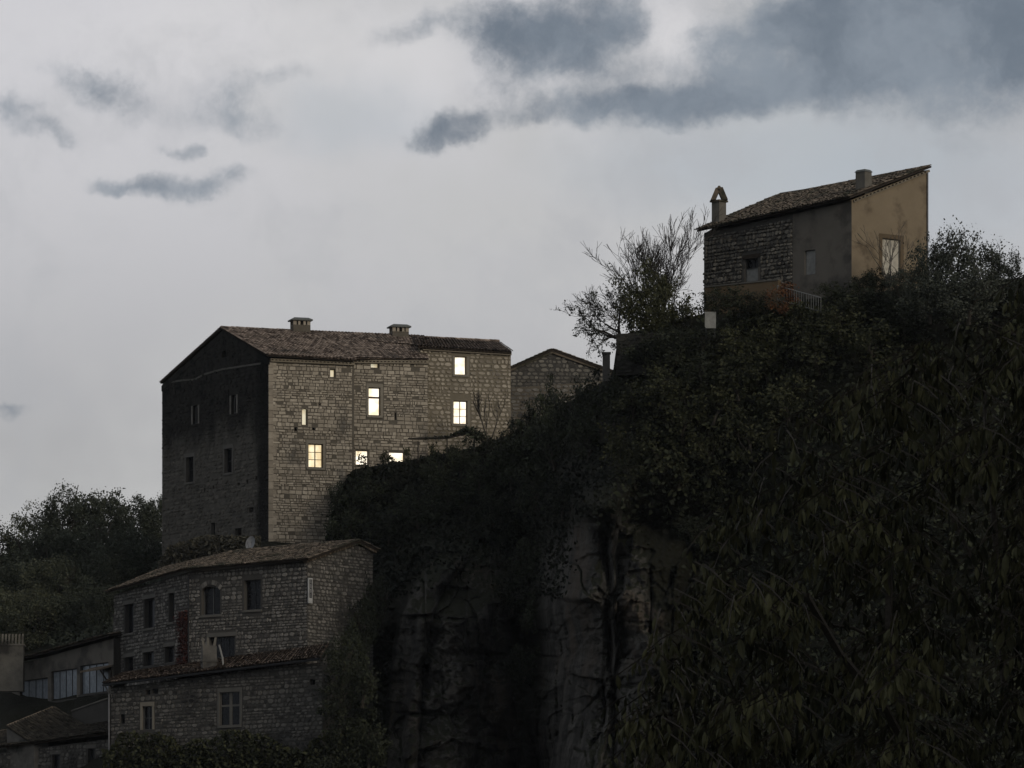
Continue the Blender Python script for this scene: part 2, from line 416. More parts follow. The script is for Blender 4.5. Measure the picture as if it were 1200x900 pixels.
def stone_geo(w, st, rubble, proud=.035):
    s0, s1, z0, z1 = st; cs, cz = (s0+s1)/2, (z0+z1)/2; hs, hz = (s1-s0)/2, (z1-z0)/2
    p = proud*random.uniform(.4, 1.5); tone = min(1, max(0, random.gauss(.5, .27)))
    if rubble:
        k = 8; ring = []; cz += random.uniform(-.16, .16)*hz; hz *= random.uniform(.78, 1.2); hs *= random.uniform(.82, 1.08)
        for j in range(k):
            t = 2*math.pi*(j+.5)/k; r = random.uniform(.74, 1.06)
            cx, sx = math.cos(t), math.sin(t); q = max(abs(cx), abs(sx))**.75
            ring.append((cs+hs*cx/q*r, cz+hz*sx/q*r))
    else:
        j = lambda: random.uniform(-.03, .03)
        ring = [(s0+j(), z0+j()), (s1+j(), z0+j()), (s1+j(), z1+j()), (s0+j(), z1+j())]; k = 4
    ins = .90 if rubble else 1-.022/max(hs, hz)
    V = [w.pt(a, b, -.01) for a, b in ring]+[w.pt(cs+(a-cs)*ins, cz+(b-cz)*(ins if rubble else .93), p*random.uniform(.75, 1.2)) for a, b in ring]
    Fc = [tuple(range(k, 2*k))]+[(i, (i+1) % k, k+(i+1) % k, k+i) for i in range(k)]
    return V, Fc, tone
STONES = {}          # thing -> list of (area, wall object, wall, stone, rubble, material)
def queue_stones(owner, wobj, w, stones, rubble, mat, proud=.035):
    STONES.setdefault(owner.name, []).extend([((s[1]-s[0])*(s[3]-s[2]), wobj, w, s, rubble, mat, proud) for s in stones])
def flush_stones(owner, limit=290):
    lst = sorted(STONES.pop(owner.name, []), key=lambda t: -t[0]); rest = {}
    for i, (_, wobj, w, s, rub, mat, proud) in enumerate(lst):
        V, Fc, tone = stone_geo(w, s, rub, proud)
        if i < limit:
            link('stone', setmesh('stone', [tuple(v) for v in V], Fc, [tone]*len(Fc)), mat, wobj)
        else:
            mb = rest.setdefault((wobj.name, mat.name), (wobj, mat, MB()))[2]
            n = len(mb.V); mb.V += [tuple(v) for v in V]; mb.F += [tuple(n+q for q in f) for f in Fc]; mb.T += [tone]*len(Fc)
    for wobj, mat, mb in rest.values(): mb.build('stonework', mat, wobj, 'stuff')

def box_on(mb, w, s0, s1, z0, z1, o0, o1, tone=.5):
    mb.hexa([w.pt(s0, z0, o0), w.pt(s1, z0, o0), w.pt(s1, z0, o1), w.pt(s0, z0, o1)],
            [w.pt(s0, z1, o0), w.pt(s1, z1, o0), w.pt(s1, z1, o1), w.pt(s0, z1, o1)], tone)
def window(parent, w, r, glass, frame, cols=2, rows=3, fw=.07, mw=.045, rec=.25, sill=None, lintel=None, jamb=None, name='window'):
    """a frame (part) with one pane object per light (sub-parts), stone sill and lintel"""
    s0, s1, z0, z1 = r; mb = MB(); a, b = -rec-.06, -rec
    box_on(mb, w, s0, s0+fw, z0, z1, a, b); box_on(mb, w, s1-fw, s1, z0, z1, a, b)
    box_on(mb, w, s0+fw, s1-fw, z0, z0+fw, a, b); box_on(mb, w, s0+fw, s1-fw, z1-fw, z1, a, b)
    S = np.linspace(s0+fw, s1-fw, cols+1); Z = np.linspace(z0+fw, z1-fw, rows+1) if not isinstance(rows, (list, tuple)) else np.array([z0+fw+(z1-z0-2*fw)*q for q in rows])
    mwv = mw*1.8 if cols == 2 else mw
    for s in S[1:-1]: box_on(mb, w, s-mwv/2, s+mwv/2, z0+fw, z1-fw, a+.005, b+.005)
    for z in Z[1:-1]:
        for i in range(cols): box_on(mb, w, S[i]+(mwv/2 if i else 0), S[i+1]-(mwv/2 if i < cols-1 else 0), z-mw/2, z+mw/2, a+.005, b+.002)
    o = mb.build(name, frame, parent)
    for i in range(cols):
        for j in range(len(Z)-1):
            g = MB(); box_on(g, w, S[i]-.004, S[i+1]+.004, Z[j]-.004, Z[j+1]+.004, a+.012, a+.028); g.build('pane', glass, o)
    if sill: m2 = MB(); box_on(m2, w, s0-.16, s1+.16, z0-.17, z0-.003, -.3, .09); m2.build('sill', sill, o)
    if lintel: m2 = MB(); box_on(m2, w, s0-.2, s1+.2, z1+.003, z1+.30, -.3, .045); m2.build('lintel', lintel, o)
    if jamb:
        for q0, q1 in ((s0-.2, s0-.003), (s1+.003, s1+.2)):
            m2 = MB(); box_on(m2, w, q0, q1, z0-.003, z1+.003, -.3, .04); m2.build('jamb', jamb, o)
    return o
def pad(r, a, b=None, c=None):
    b = a if b is None else b; c = a if c is None else c
    return (r[0]-a, r[1]+a, r[2]-b, r[3]+c)

def roof(parent, eA, eB, rA, rB, mat, name='roof', thick=.13, tw=.215, tl=.36, jitter=1.0):
    """slab + rows of canal tiles from the eave line eA-eB up to the ridge line rA-rB"""
    eA, eB, rA, rB = map(Vector, (eA, eB, rA, rB))
    n = (eB-eA).cross(rA-eA).normalized()
    if n.z < 0: n = -n
    mb = MB(); dn = Vector((0, 0, -thick)); q = [eA, eB, rB, rA]
    mb.hexa([p+dn for p in q], q); slab = mb.build(name, M['under'], parent)
    W = max((eB-eA).length, (rB-rA).length); H = ((rA-eA).length+(rB-eB).length)/2
    nc, nr = max(2, int(W/tw)), max(2, int(H/tl)); rng = np.random.default_rng(int(W*1000) % 9999)
    k = 5; V = []; Fa = []; T = []
    ang = np.linspace(0, math.pi, k)
    for kind in (0, 1):           # channels then covers
        for i in range(nc+kind):
            u = (i+(.5 if kind == 0 else 0))/nc; u = min(max(u, .002), .998)
            a = eA.lerp(eB, u); b = rA.lerp(rB, u); up = (b-a); side = ((eB-eA).lerp(rB-rA, .5)).normalized(); wob = rng.normal(0, .012*jitter)
            for r in range(nr):
                v0, v1 = r/nr-.01, min((r+1.18)/nr, 1.0)
                lift = .03 if kind else -.0
                p0 = a+up*v0+n*(lift+.045+rng.normal(0, .008*jitter))+side*(wob+rng.normal(0, .010*jitter)); p1 = a+up*v1+n*(lift+.01)+side*wob
                if r == 0: p0 = p0-up.normalized()*.06
                r0, r1 = (tw*.50, tw*.40); base = len(V)
                for p, rr in ((p0, r0), (p1, r1)):
                    for t in ang:
                        h = math.sin(t)*rr*.72
                        V.append(tuple(p+side*(math.cos(t)*rr)+n*(h if kind else -h*.5+.03)))
                for j in range(k-1): Fa.append((base+j, base+j+1, base+k+j+1, base+k+j))
                T += [float(np.clip(rng.normal(.5, .32), 0, 1))]*(k-1)
    link('roof_tiles', setmesh('roof_tiles', np.array(V), np.array(Fa), T), mat, slab, 'stuff')
    return slab
def ridge_cap(parent, a, b, mat, r=.15):
    a, b = Vector(a), Vector(b); mb = MB(); L_ = (b-a).length; n = max(1, int(L_/.42))
    for i in range(n):
        p, q = a.lerp(b, i/n), a.lerp(b, min(1, (i+1.15)/n)); dz = random.uniform(-.015, .015)
        mb.tube([p+Vector((0, 0, dz)), q+Vector((0, 0, dz))], [r, r*.85], 6, random.random())
    return mb.build('ridge_tiles', mat, parent, 'stuff')
def cornice(parent, a, b, n3, h=.26, out=.22, pitch=.30):
    """genoise: a lime band with flat dark shapes painted as shaded tile hollows under the eave"""
    a, b = Vector(a), Vector(b); d = (b-a).normalized(); mb = MB(); up = (Vector((0, 0, 1))-d*d.z).normalized()
    mb.box((a+b)/2+n3*(out/2-.04)-up*h/2, (b-a)/2, n3*(out/2+.04), up*(h/2))
    o = mb.build('cornice', M['cornice'], parent); m2 = MB(); cnt = int((b-a).length/pitch)
    for i in range(cnt):
        c = a+d*((i+.5)*pitch)+n3*(out+.001)-up*(h*.62); r = pitch*.33
        pts = [c+d*(math.cos(t)*r)+up*(math.sin(t)*r*.9)+n3*.006 for t in np.linspace(0, math.pi, 7)]; pts2 = [p-n3*.05 for p in pts]
        m2.poly(pts); m2.F.extend([]); 
    m2.build('hollow_shade', M['hole_shade'], o, 'stuff')
    return o

# ================================================================== the hillside (one sheet of rock and earth)
CH_C = 400.0                                   # big house, near corner at px 315
YL = recede(315, CH_C, 190, 54); Y415 = recede(315, CH_C, 415, 17.3); Y597 = recede(315, CH_C, 597, 17.3)
MH_C = 372.0; Y220 = recede(360, MH_C, 220, 38); Y134 = recede(220, Y220, 134, 63); YG = recede(360, MH_C, 437, 50)
LH_C = 361.0; YLH = recede(378, LH_C, 130, 38)
LB_C = Y134-1.5; YLB = recede(133, LB_C, 14, 60)
UH_C = 350.0; YUL = recede(998, UH_C, 825, 45); YUR = recede(998, UH_C, 1088, 33)
ctl = [(-400, 640, 480), (0, 655, 472), (100, 640, 465), (170, 652, 440), (192, 655, YL-.8), (250, 644, 404.6), (313, 636, 399.4), (380, 642, 400.2),
       (414, 546, 399.6), (470, 536, 401), (555, 521, 402.5), (597, 508, 404), (650, 478, 408), (690, 455, 400), (722, 440, 368),
       (722, 396, 357), (800, 372, 358), (830, 368, YUL-4), (912, 353, 354.0), (998, 346, 348.8), (1088, 336, 352), (1200, 325, 346), (1600, 320, 345),
       (722, 480, 356), (800, 500, 350), (720, 560, 353), (690, 590, 353), (690, 700, 350), (690, 900, 345), (690, 1260, 338), (760, 620, 354), (760, 700, 351), (760, 900, 345),
       (850, 620, 351), (900, 450, 350), (1000, 450, 345), (1000, 600, 341), (1000, 900, 331), (1000, 1260, 320), (1200, 600, 336), (1200, 900, 326), (1600, 900, 325), (1600, 1260, 318),
       (640, 560, 392), (620, 640, 386), (615, 750, 379), (630, 900, 372), (620, 1260, 358), (520, 640, 384), (480, 720, 376), (462, 900, 369), (540, 720, 375), (540, 900, 367.5),
       (560, 800, 372), (470, 1260, 356), (430, 700, 388), (420, 800, 383), (405, 900, 376), (410, 600, 399), (450, 600, 397), (550, 580, 399), (600, 560, 399),
       (437, 740, 381), (300, 690, 393), (200, 710, 402), (134, 745, 404), (378, 905, 359.5), (250, 905, 365.5), (130, 905, 371.5), (130, 1260, 345), (378, 1260, 346),
       (250, 800, 384), (320, 790, 381), (60, 850, 396), (20, 850, 398), (0, 905, 386), (-400, 905, 392), (0, 1260, 350), (-400, 1260, 355), (0, 770, 418), (70, 745, 416), (-400, 770, 425)]
C = np.array(ctl, float); XY = C[:, :2]/100
D = np.linalg.norm(XY[:, None]-XY[None], axis=2); n_ = len(C)
A_ = np.zeros((n_+3, n_+3)); A_[:n_, :n_] = D; A_[:n_, n_] = 1; A_[:n_, n_+1:] = XY; A_[n_, :n_] = 1; A_[n_+1:, :n_] = XY.T
W_ = np.linalg.solve(A_, np.concatenate([C[:, 2], [0, 0, 0]]))
def smooth01(x): x = np.clip(x, 0, 1); return x*x*(3-2*x)
class VNoise:
    def __init__(s, seed): s.g = np.random.default_rng(seed).random((64, 64))
    def one(s, x, y):
        xi, yi = np.floor(x).astype(int), np.floor(y).astype(int); fx, fy = x-xi, y-yi; fx = fx*fx*(3-2*fx); fy = fy*fy*(3-2*fy); g = s.g
        q = lambda a, b: g[a % 64, b % 64]
        return (q(xi, yi)*(1-fx)+q(xi+1, yi)*fx)*(1-fy)+(q(xi, yi+1)*(1-fx)+q(xi+1, yi+1)*fx)*fy
    def __call__(s, x, y, oct=5):
        v, a = 0, .5
        for _ in range(oct): v = v+a*s.one(x, y); x, y, a = x*2.03+7, y*2.03+3, a*.5
        return v
N1, N2, N3 = VNoise(1), VNoise(2), VNoise(3)
CT = np.random.default_rng(77).random((5, 64, 64))
def cells(px, py, sx, sy, k=0):
    """broken blocks: every cell of a jittered grid has its own set-back and tilt; also the distance to the nearest joint"""
    u, v = px/sx+k*7.3, py/sy+k*3.7; iu, iv = np.floor(u).astype(int), np.floor(v).astype(int)
    b1 = np.full(u.shape, 9.); b2 = b1.copy(); val = np.zeros(u.shape)
    for a in (-1, 0, 1):
        for b in (-1, 0, 1):
            ci, cj = (iu+a) % 64, (iv+b) % 64; du, dv_ = u-(iu+a+CT[0, ci, cj]), v-(iv+b+CT[1, ci, cj]); dd = np.maximum(np.abs(du), np.abs(dv_))*.6+np.hypot(du, dv_)*.4
            w = (CT[2, ci, cj]-.5)*2+(CT[3, ci, cj]-.5)*2.4*du+(CT[4, ci, cj]-.5)*1.8*dv_; near_ = dd < b1
            b2 = np.where(near_, b1, np.minimum(b2, dd)); val = np.where(near_, w, val); b1 = np.where(near_, dd, b1)
    return val, b2-b1
def relief(px, py):
    px = np.asarray(px, float); py = np.asarray(py, float); sh = px.shape; q = np.stack([px.ravel(), py.ravel()], 1)/100
    d = np.linalg.norm(q[:, None]-XY[None], axis=2)@W_[:n_]+W_[n_]+q@W_[n_+1:]
    d = d.reshape(sh)
    # rock pillars: rounded buttresses with ragged edges and cracks between them
    wob = 14*(N1(py/40+3, px*0+1.7, 4)-.47)+6*(N2(py/12, px/30, 3)-.45)
    edge = np.interp(py, [560, 600, 660, 700, 706, 760, 830, 900, 1000], [690, 674, 668, 662, 670, 670, 662, 650, 640])+wob
    t = px-edge; pm = smooth01((py-556)/40)
    dome = lambda a, c, r: np.sqrt(np.clip(1-((a-c)/r)**2, 0, 1))
    d = d-pm*6.0*dome(t, 26, 30)*smooth01((px-600)/30)
    d = d-pm*5.0*dome(t, 92, 46)*smooth01((py-600)/60)
    d = d+pm*2.5*np.exp(-((px-714-.03*(py-700)-wob*.5)/4)**2)*smooth01((py-590)/30)
    d = d+pm*2.5*np.exp(-((t-22)/14)**2)*smooth01((py-702)/5)*smooth01((760-py)/50)
    e2 = np.interp(py, [630, 660, 690, 760, 830, 900, 1000], [530, 502, 482, 463, 454, 452, 448])+wob*.8
    t2 = px-e2; p2 = smooth01((py-640)/40)
    d = d-p2*5.0*dome(t2, 17, 20)-p2*6.5*dome(t2, 62, 44)*smooth01((py-690)/40)
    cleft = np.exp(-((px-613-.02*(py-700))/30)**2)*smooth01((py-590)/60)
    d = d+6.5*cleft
    # bedding cracks, joints and roughness in the rock zones
    rock = np.clip(smooth01((px-440)/20)*smooth01((840-px)/50)*smooth01((py-575-40*np.exp(-((px-600)/60)**2))/60), 0, 1)
    st = py/38+.9*N1(px/120, py/160, 3); fr = st-np.floor(st); on = np.clip((N2(px/45, np.floor(st)*3.1, 2)-.40)*9, 0, 1)
    d = d+rock*on*(.9*np.exp(-((fr-.5)/.045)**2)+.5*(fr-.5))
    vx = px/26+.8*N3(px/60, py/90, 3); vf = vx-np.floor(vx); von = np.clip((N1(np.floor(vx)*2.7, py/70, 2)-.42)*9, 0, 1)
    d = d+rock*von*.8*np.exp(-((vf-.5)/.06)**2)
    qx = px+7*(N1(px/12, py/12, 3)-.5); qy = py+6*(N2(px/12, py/12, 3)-.5)
    c1, g1 = cells(qx, qy, 52, 58); c2, g2 = cells(qx, qy, 24, 17, 1); c3, g3 = cells(qx, qy, 7, 7, 2)
    d = d+rock*(1.15*c1+.5*c2+.16*c3+.5*np.exp(-(g1/.05)**2)*(N3(px/30, py/30, 2) > .36))
    rough = .8-.1*rock
    relief.mask = rock*(1-.9*cleft*smooth01((900-py)/80))*smooth01((px-e2+6)/12)*smooth01((790-px-.2*np.abs(py-760)+30*(N2(px/20, py/20, 3)-.4))/30)  # cleft shade is painted in: the mask drops there to the dark tone
    d = d+rough*2.6*(N1(px/44, py/52, 6)-.5)+rough*1.1*(np.abs(N2(px/14, py/16, 5)-.48)*2-.3)+rock*.5*(N3(px/5, py/5, 3)-.45)
    return d
T_P = [(-400, 640), (0, 652), (100, 640), (170, 652), (250, 642), (315, 634), (380, 640), (396, 575), (414, 550), (470, 541), (555, 525), (597, 509), (650, 480), (700, 452), (718, 438), (724, 394), (800, 372), (830, 368), (912, 353), (998, 346), (1088, 336), (1200, 325), (1600, 320)]
def skyline(px): return np.interp(px, [p[0] for p in T_P], [p[1] for p in T_P])
cols_ = np.concatenate([np.arange(-400, 380, 9), np.arange(380, 440, 3), np.arange(440, 830, 1.3), np.arange(830, 860, 3), np.arange(860, 1600, 8)]).astype(float)
rows_ = 430; vv = np.linspace(0, 1, rows_); vv = np.concatenate([np.linspace(0, .62, 390), np.linspace(.62, 1, 41)[1:]])
PX = np.repeat(cols_[:, None], rows_, 1); TOP = skyline(cols_)[:, None]; PY = TOP+(1260-TOP)*vv[None]
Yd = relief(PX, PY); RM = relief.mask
Xw = (PX-600)/F*Yd; Zw = CZ+(HOR-PY)/F*Yd
# the land behind the skyline
back = []
for dist, drop in ((2, .0), (18, .6), (60, 8), (200, 40), (900, 52)):
    Yb = Yd[:, :1]+dist; back.append(np.stack([(PX[:, :1]-600)/F*Yb, Yb, np.maximum(Zw[:, :1]-drop, 1.0)], 2))
G = np.concatenate([np.concatenate(back[::-1], 1), np.stack([Xw, Yd, Zw], 2)], 1)
nc_, nr_ = G.shape[:2]; idx = np.arange(nc_*nr_).reshape(nc_, nr_)
Fq = np.stack([idx[:-1, :-1], idx[:-1, 1:], idx[1:, 1:], idx[1:, :-1]], 2).reshape(-1, 4)
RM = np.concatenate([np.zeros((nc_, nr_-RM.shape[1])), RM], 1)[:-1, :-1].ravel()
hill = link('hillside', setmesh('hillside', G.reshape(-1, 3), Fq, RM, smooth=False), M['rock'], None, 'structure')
gm = MB(); gm.poly([(-4000, -3000, 0), (4000, -3000, 0), (4000, 6000, 0), (-4000, 6000, 0)]); gm.build('ground', M['ground'], None, 'structure')
vs_x = np.array([34, 52, 64, 78, 95, 130, 200, 400, 900.]); vs_z = np.array([-6, -.5, 12, 30, 45, 54, 60, 58, 50.]); vs_y = np.arange(-420, 361, 20.)
VX = np.repeat(vs_x[:, None], len(vs_y), 1); VX = VX+np.where(VX < 300, 8*(N1(vs_y[None]/60+9, VX/40, 3)-.5), 0)+np.clip((vs_y[None]-150)/200, 0, 1)*6
VZ = vs_z[:, None]*(1+.5*np.clip((190-vs_y[None])/80, 0, 1))*(.93+.16*N2(vs_y[None]/70+5, VX/50, 3)); VYY = np.repeat(vs_y[None], len(vs_x), 0)
ix = np.arange(VX.size).reshape(VX.shape); fq = np.stack([ix[:-1, :-1], ix[1:, :-1], ix[1:, 1:], ix[:-1, 1:]], 2).reshape(-1, 4)
link('sun_block_slope', setmesh('sun_block_slope', np.stack([VX, VYY, VZ], 2).reshape(-1, 3), fq, smooth=True), M['ground'], None, 'structure')   # unseen slope added right of the view, shaped to block the sun
def on_hill(px, py, lift=0.0): return P(px, py, float(relief(np.array([px]), np.array([py]))[0])-lift)

# ================================================================== the big lit house
big = thing('stone_mansion', 'large pale stone house with lit windows and tiled gable roof above the rock', 'house')
wA = Wall(315, CH_C, 415, Y415); Y500 = recede(315, CH_C, 500, 17.3)
wB = Wall(411, recede(315, CH_C, 411, 17.3), 503, recede(315, CH_C, 503, 17.3), out=-.4); wC = Wall(500, recede(315, CH_C, 500, 17.3), 607, recede(315, CH_C, 607, 17.3), out=-1.9)
wL = Wall(315, CH_C, 190, YL)
ZB = 36.0
# openings
A_ops = dict(small=wA.rect(387, 432.5, 393, 442), slit=wA.rect(354, 478.5, 360, 498), main=wA.rect(361.5, 520, 378.5, 548))
A_holes = [wA.rect(345, 500.5, 348, 505), wA.rect(366, 501, 369, 504), wA.rect(374, 433+40, 375.5, 475)]
B_ops = dict(small=wB.rect(434.5, 425.5, 444, 431), tall=wB.rect(432, 454, 446, 487), low1=wB.rect(417, 527.5, 432, 545), low2=wB.rect(456, 529.5, 474, 541.5))
B_holes = [wB.rect(462.6, 483.5, 464.2, 492)]
C_ops = dict(top=wC.rect(533, 417.5, 547, 439), mid=wC.rect(531.5, 469.5, 548, 497))
L_ops = dict(attic=wL.rect(260, 411, 265, 419), l1=wL.rect(226, 475, 232, 497), l2=wL.rect(271, 463, 277, 485), m1=wL.rect(218, 535.5, 227, 565), m2=wL.rect(263, 525.5, 272, 554), d=wL.rect(247, 612.5, 252, 627))
L_holes = [wL.rect(291.5, 594.5, 297, 600.5), wL.rect(275, 619, 283, 628), wL.rect(278, 565.5, 281, 569), wL.rect(288.5, 562, 291, 567), wL.rect(299, 558, 301.5, 563), wL.rect(249, 569, 251, 573), wL.rect(239, 572, 241, 577)]
sA1, zA1 = wA.at(415, 423); zA0 = wA.at(315, 418.5)[1]
topA = [(0, zA0-.12), (wA.len, zA1-.12)]
topB = [(0, wB.at(415, 421)[1]-.1), (wB.len, wB.at(500, 421.5)[1]-.1)]
topC = [(0, wC.at(497, 406.5)[1]-.05), (wC.len, wC.at(597, 413)[1]+.0)]
sAp = wL.at(262, 384)[0]; apex = wL.pix(262, 384)
topL = [(0, zA0-.05), (sAp, apex.z-.18), (wL.len, wL.at(192, 449)[1]-.1)]
def mk_wall(nm, w, top, ops, holes, mat): return build_wall(big, w, top, ZB, list(ops)+list(holes), mat)
oA = mk_wall(0, wA, topA, A_ops.values(), A_holes, M['ashlar_joint']); oB = mk_wall(0, wB, topB, B_ops.values(), B_holes, M['ashlar_joint'])
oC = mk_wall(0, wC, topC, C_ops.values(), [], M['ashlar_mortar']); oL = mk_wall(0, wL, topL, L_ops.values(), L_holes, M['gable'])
# hidden sides
mb = MB(); eR = wC.pt(wC.len, topC[1][1]); dv = wC.n3*-11
far_l = wL.pt(wL.len, topL[2][1]); far_r = eR+dv; far_r.z = far_l.z
for a, b in ((eR, far_r), (far_r, far_l)):
    mb.poly([(a.x, a.y, ZB), (b.x, b.y, ZB), b, a])
mb.poly([far_l, far_r, eR, apex]); mb.build('wall', M['rubble'], big)
ms = MB(); box_on(ms, wB, wB.len-.02, wB.len, ZB, topB[1][1], -2.4, -.003); ms.build('side_wall', M['ashlar_joint'], big)
def keep(d, x=.2): return [pad(r, x, .17, .3) for r in d]
zv = zof(655, 400)
stA = lay_stones(wA, topA, zof(650, 400), keep([A_ops['main']])+[A_ops['small'], A_ops['slit']]+A_holes, (.15, .34), (.18, .62), gap=.05, limits=(0.3, wA.len-.16))  # stones stop short; the bare dark strip stands in for a shadow line
queue_stones(big, oA, wA, [q for q in stA if random.random() < .95], False, M['ashlar'], .045)
stB = lay_stones(wB, topB, zof(560, 402), keep([B_ops['tall']])+[B_ops['small'], B_ops['low1'], B_ops['low2']]+B_holes, (.16, .34), (.2, .68), gap=.05)
queue_stones(big, oB, wB, [q for q in stB if random.random() < .96], False, M['ashlar'], .045)
stC = lay_stones(wC, topC, zof(540, 405), keep(C_ops.values()), (.22, .38), (.25, .7), gap=.06)
queue_stones(big, oC, wC, stC, True, M['ashlar'], .05)
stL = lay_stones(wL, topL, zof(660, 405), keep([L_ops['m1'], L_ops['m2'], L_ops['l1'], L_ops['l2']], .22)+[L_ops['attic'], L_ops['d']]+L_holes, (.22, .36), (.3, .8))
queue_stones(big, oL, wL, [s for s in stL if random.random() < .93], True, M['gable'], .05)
flush_stones(big)
# quoins at the near corner
for i in range(26):
    z = zof(640, 400)+i*.56
    if z > zA0-.7: break
    q = MB(); ln = .62 if i % 2 else .38; box_on(q, wA, -.02, ln, z, z+.53, -.2, .04, random.uniform(.1, .6)); q.build('quoin', M['ashlar'], oA)
window(big, wA, A_ops['main'], M['lit_warm'], M['frame'], 2, 3, sill=M['dressed'], lintel=M['dressed'], jamb=M['dressed'])
window(big, wA, A_ops['small'], M['lit_dim'], M['frame'], 1, 1, .05)
sl = window(big, wA, A_ops['slit'], M['lit_dim'], M['frame'], 1, 1, .04)
r = A_ops['slit']; mb = MB(); k = 8; rad = (r[1]-r[0])/2; cs = (r[0]+r[1])/2; zc = r[3]-rad     # rounded head
for sg in (-1, 1):
    pts = [(cs+sg*rad, r[3])]+[(cs+sg*rad*math.sin(t), zc+rad*math.cos(t)) for t in np.linspace(0, math.pi/2, k)]
    mb.poly([wA.pt(a, b, .02) for a, b in pts]); 
    for (a, b), (c, d) in zip(pts[1:-1], pts[2:]): mb.poly([wA.pt(a, b, .02), wA.pt(c, d, .02), wA.pt(c, d, -.3), wA.pt(a, b, -.3)])
mb.build('arch_head', M['dressed'], sl)
window(big, wB, B_ops['small'], M['lit_dim'], M['frame'], 1, 1, .05)
window(big, wB, B_ops['tall'], M['lit_white'], M['frame'], 1, [0, .66, 1], .07, .14, sill=M['dressed'], lintel=M['dressed'], jamb=M['dressed'])
window(big, wB, B_ops['low1'], M['lit_white'], M['frame'], 1, 1, .06)
window(big, wB, B_ops['low2'], M['lit_white'], M['frame'], 1, 1, .06)
window(big, wC, C_ops['top'], M['lit_white'], M['frame'], 1, 1, .06, rec=.34, sill=M['dressed'], jamb=M['dressed'])
window(big, wC, C_ops['mid'], M['lit_white'], M['frame'], 2, 3, .07, .035, sill=M['dressed'], jamb=M['dressed'])
for k_ in ('l1', 'l2'): window(big, wL, L_ops[k_], M['glass_dark'], M['frame_grey'], 1, 1, .12, sill=M['gable'], jamb=M['rubble'])
for k_ in ('m1', 'm2'): window(big, wL, L_ops[k_], M['glass_dark'], M['frame_dark'], 1, 2, .08, rec=.3, sill=M['dressed_dark'], lintel=M['dressed_dark'], jamb=M['dressed_dark'])
for k_ in ('attic', 'd'): window(big, wL, L_ops[k_], M['glass_dark'], M['frame_dark'], 1, 1, .05, rec=.3)
# dark backs of the putlog holes
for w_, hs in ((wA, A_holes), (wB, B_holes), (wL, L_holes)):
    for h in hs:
        mb = MB(); box_on(mb, w_, h[0]-.02, h[1]+.02, h[2]-.02, h[3]+.02, -.40, -.36); mb.build('hole_back', M['hole_shade'], big)
# roofs
def lift(p, z): return Vector((p.x, p.y, p.z+z))
ov = .45
ridge0 = apex+wL.n3*.25; ridgeZ = ridge0.z
rdir = wA.d3
pR = apex+rdir*((P(490, 394, 410)-apex).dot(rdir)); pR.z = ridgeZ
Ya = (ridgeZ-CZ)*F/(HOR-401.5); pR2 = P(585, 401.5, Ya)
eA0 = wA.pix(315, 416.5, .0)+wA.n3*ov+wL.n3*.3; eA1 = wA.pix(415.5, 422.5)+wA.n3*ov
spl = (wA.at(414, 420)[0])/( (pR-apex).dot(rdir))
rm = ridge0.lerp(pR, spl)
roof(big, eA0, eA1, ridge0, rm, M['tile'], tw=.27)
plN = (eA1-eA0).cross(ridge0-eA0).normalized()
def on_plane(px, py, lift=0.0):
    dr = Vector(((px-600)/F, 1, (HOR-py)/F)); o_ = Vector((0, 0, CZ)); t = (eA0-o_+Vector((0, 0, lift))).dot(plN)/dr.dot(plN); return o_+dr*t
eB0 = on_plane(414, 419.8); eB1 = on_plane(502, 421.3)
roof(big, eB0, eB1, rm+rdir*.02, pR+rdir*.0, M['tile'], tw=.27)
eC0 = wC.pix(488, 406.5)+wC.n3*.35; eC1 = wC.pix(598, 413)+wC.n3*.35
roof(big, eC0, eC1, pR+Vector((0, 0, -.05))-rdir*.3, pR2+Vector((0, 0, -.03)), M['tile'], tw=.27)
bl = wL.pix(192, 447.5)+wL.n3*.25-wA.n3*.3
roof(big, bl, bl+rdir*18, ridge0, pR+rdir*.5, M['tile'])
ridge_cap(big, ridge0, pR2+Vector((0, 0, .1)), M['tile'])
for a, b, n3 in ((wA.pt(.1, topA[0][1]), wA.pt(wA.len, topA[1][1]), wA.n3), (wB.pt(0, topB[0][1]), wB.pt(wB.len, topB[1][1]), wB.n3), (wC.pt(.2, topC[0][1]), wC.pt(wC.len, topC[1][1]), wC.n3)):
    cornice(big, a+Vector((0, 0, .02)), b+Vector((0, 0, .02)), n3)
# pale string line across the gable and the verge
mb = MB()
sp = [wL.at(x, y) for x, y in ((198, 449), (215, 446.5), (228, 446), (240, 439.5), (262, 433.5), (282, 430.5), (306, 427))]
for (s0, z0), (s1, z1) in zip(sp[:-1], sp[1:]):
    mb.hexa([wL.pt(s0, z0, -.02), wL.pt(s1, z1, -.02), wL.pt(s1, z1, .06), wL.pt(s0, z0, .06)], [wL.pt(s0, z0+.14, -.02), wL.pt(s1, z1+.14, -.02), wL.pt(s1, z1+.14, .06), wL.pt(s0, z0+.14, .06)])
mb.build('string_course', M['rubble_low'], big)
mb = MB()
for a, b in ((wL.pt(-.1, zA0-.15, .0), wL.pt(sAp, apex.z-.2, 0)), (wL.pt(sAp, apex.z-.2, 0), wL.pt(wL.len, topL[2][1]-.1, 0))):
    mb.hexa([a+wL.n3*-.02-Vector((0, 0, .45)), b+wL.n3*-.02-Vector((0, 0, .45)), b+wL.n3*.07-Vector((0, 0, .45)), a+wL.n3*.07-Vector((0, 0, .45))], [a+wL.n3*-.02, b+wL.n3*-.02, b+wL.n3*.07, a+wL.n3*.07])
mb.build('verge', M['gable'], big)
